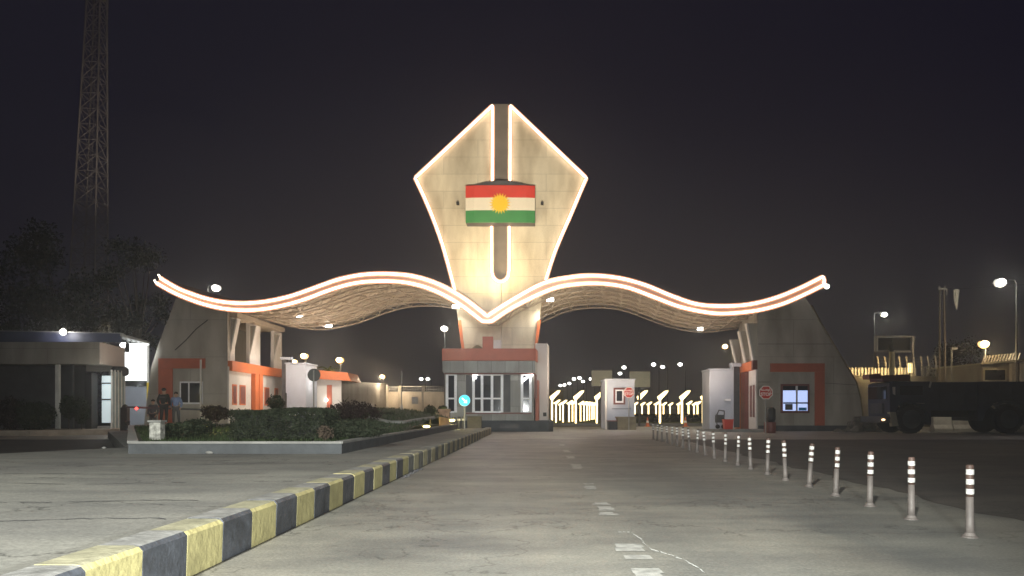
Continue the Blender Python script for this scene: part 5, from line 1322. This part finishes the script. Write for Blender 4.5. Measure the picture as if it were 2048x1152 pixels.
for px in (1708, 1732, 1756, 1780, 1804): lamp('picket_light', 'POINT', at(px, 741, WY - .55), 24, (1.0, .70, .28), size=.15)
c = at(1821, 735, WY - 1); t = thing('lantern', 'caged bright lantern at the end of the picket row', 'lamp', c)
g = MB(); g.box(c.x - .16, c.x + .16, c.y - .1, c.y + .1, c.z - .42, c.z + .36); g.build('glow_box', emit('lantern_light', (1, .78, .36), 2.2), t)
g = MB()
for dx in (-.18, 0, .18): g.tube([(c.x + dx, c.y - .13, c.z - .46), (c.x + dx, c.y - .13, c.z + .42)], .018, 4)
for dz in (-.2, .05, .3): g.tube([(c.x - .2, c.y - .13, c.z + dz), (c.x + .2, c.y - .13, c.z + dz)], .018, 4)
g.build('cage', M['dark'], t)
g = MB(); g.tube([(c.x, c.y + .15, 0), (c.x, c.y + .15, c.z)], .05, 6); g.build('pole', M['dark_grey'], t)

# empty billboard frame
Y = 60; t = thing('empty_billboard', 'empty rectangular billboard frame above the picket wall', 'billboard', (X_(1785, Y), Y, 0))
g = MB(); q = [at(1750, 673, Y), at(1824, 673, Y), at(1824, 703, Y), at(1750, 703, Y)]
for i in range(4): g.tube([q[i], q[(i + 1) % 4]], .07, 5)
g.tube([at(1754, 675, Y), at(1754, 702, Y)], .09, 5); g.build('frame', M['pole_white'], t)
g = MB(); g.prism([at(1755, 676, Y + .1), at(1820, 676, Y + .1), at(1820, 700, Y + .1), at(1755, 700, Y + .1)], (0, .05, 0)); g.build('panel', M['dark'], t)
g = MB(); 
for dz in (674, 680, 687, 694): g.tube([at(1820, dz, Y), at(1831, dz, Y)], .045, 4)
g.tube([at(1826, 673, Y), at(1826, 752, Y)], .05, 5); g.build('ladder', M['pole_white'], t)
g = MB(); g.tube([Vector((X_(1784, Y), Y + .15, 0)), at(1784, 703, Y + .15)], .22, 8); g.build('column', M['board'], t)
g = MB(); c = at(1783, 693, Y - .3); g.lathe((c.x, c.y, c.z - .4), [(.15, 0), (.2, .3), (.12, .6)], 10); g.tube([c, c + Vector((.1, 0, .6)), c + Vector((-.2, 0, .6))], .03); g.build('lamp_bracket', M['dark_grey'], t)
# utility pole with cross arm and hanging cloth
Y = 58; t = thing('utility_pole', 'weathered double utility pole behind the truck', 'pole', (X_(1884, Y), Y, 0))
for dx in (-.14, .16):
    g = MB(); b = X_(1884, Y) + dx; g.tube([(b + dx * .8, Y, 0), (b, Y, Z_(575, Y))], .085, 7, r_end=.06); g.build('shaft', mat('weathered_wood', (.20, .17, .13), .9, .3, 4), t)
g = MB(); c = at(1884, 577, Y); g.box(c.x - .3, c.x + .3, Y - .08, Y + .02, c.z - .1, c.z + .02); g.lathe((c.x - .22, Y - .03, c.z + .02), [(.05, 0), (.07, .1), (.03, .2)], 8); g.lathe((c.x + .22, Y - .03, c.z + .02), [(.05, 0), (.07, .1), (.03, .2)], 8); g.build('insulators', M['pole_white'], t)
g = MB(); g.tube([c + Vector((.3, 0, 0)), c + Vector((.42, 0, -.25)), c + Vector((.36, 0, -.5))], .05, 5); g.build('cable_tail', M['pole_white'], t)
g = MB(); g.tube([c, at(1912, 578, Y), at(2100, 566, Y - 4)], .012, 4); g.build('overhead_cable', M['dark_grey'], t)
Y = 58; c = at(1913, 580, Y); t = thing('hanging_cloth', 'torn pale cloth hanging from the overhead cable', 'cloth', c)
g = MB(); g.prism([c + Vector(v) for v in [(-.22, 0, 0), (.05, 0, .05), (.25, 0, .0), (.18, 0, -.35), (.10, 0, -1.0), (.02, 0, -1.5), (-.06, 0, -1.25), (-.14, 0, -1.05), (-.22, 0, -.4)]], (0, .04, 0)); g.build('cloth', M['cloth'], t)
g = MB(); g.tube([c + Vector((-.1, 0, 0)), c + Vector((-.05, -.02, -.6)), c + Vector((0, 0, -1.3))], .03, 5); g.build('fold', M['cloth'], t)
Y = 57; t = thing('camera_pole', 'thin camera pole right of the utility pole', 'pole', (X_(1903, Y), Y, 0))
g = MB(); g.tube([(X_(1903, Y), Y, 0), at(1903, 697, Y)], .05, 6); g.build('pole', M['steel'], t)
g = MB(); c = at(1908, 697, Y); g.box(c.x - .2, c.x + .22, Y - .1, Y + .1, c.z - .08, c.z + .08); g.build('camera', M['pole_white'], t)
# building at the right edge
Y = 56; t = thing('side_building', 'grey building behind the truck with a roof fringe of angled bars', 'building', (X_(2020, Y), Y, 0))
gbox(1963, 2200, 726, 880, Y, 6, M['grey_wall'], 'wall', t, Y)
g = MB(); g.prism([at(1960, 726, Y - .4), at(2120, 712, Y - .4), at(2120, 716, Y - .4), at(1960, 729, Y - .4)], (0, 6.5, 0)); g.build('roof', M['board'], t)
for k in range(13):
    px = 1964 + k * 6; py = 726 - (px - 1960) * .0875; g = MB(); g.tube([at(px, py, Y - .5), at(px + 5, py - 14, Y - .7)], .055, 4); g.build('fringe_bar', M['white_wall'], t)
f = gbox(1966, 2012, 737, 762, Y - .06, .055, M['board'], 'window', t, Y); gbox(1969, 2009, 740, 760, Y - .075, .012, M['glass'], 'pane', f, Y)
gbox(2018, 2030, 727, 770, Y - .3, .3, M['barrier'], 'pilaster', t, Y); gbox(2036, 2046, 727, 770, Y - .3, .3, M['barrier'], 'pilaster', t, Y)
lamp('fringe_light', 'POINT', at(1990, 704, Y - 1.5), 60, (1.0, .66, .30), size=.2)

# ============================================================ NIGHT HAZE
g = MB(); g.box(-400, 400, -30, 700, -1.0, 90)
m = bpy.data.materials.new('night_haze'); m.use_nodes = True; n_ = m.node_tree.nodes; n_.clear()
o_ = n_.new('ShaderNodeOutputMaterial'); v_ = n_.new('ShaderNodeVolumePrincipled'); v_.inputs['Density'].default_value = HAZE
v_.inputs['Color'].default_value = (.9, .9, .9, 1); v_.inputs['Anisotropy'].default_value = 0.75
m.node_tree.links.new(v_.outputs['Volume'], o_.inputs['Volume'])
hz = g.build('haze', m); hz['kind'] = 'stuff'; hz['label'] = 'thin dusty night air glowing round the lamps'; hz['category'] = 'haze'
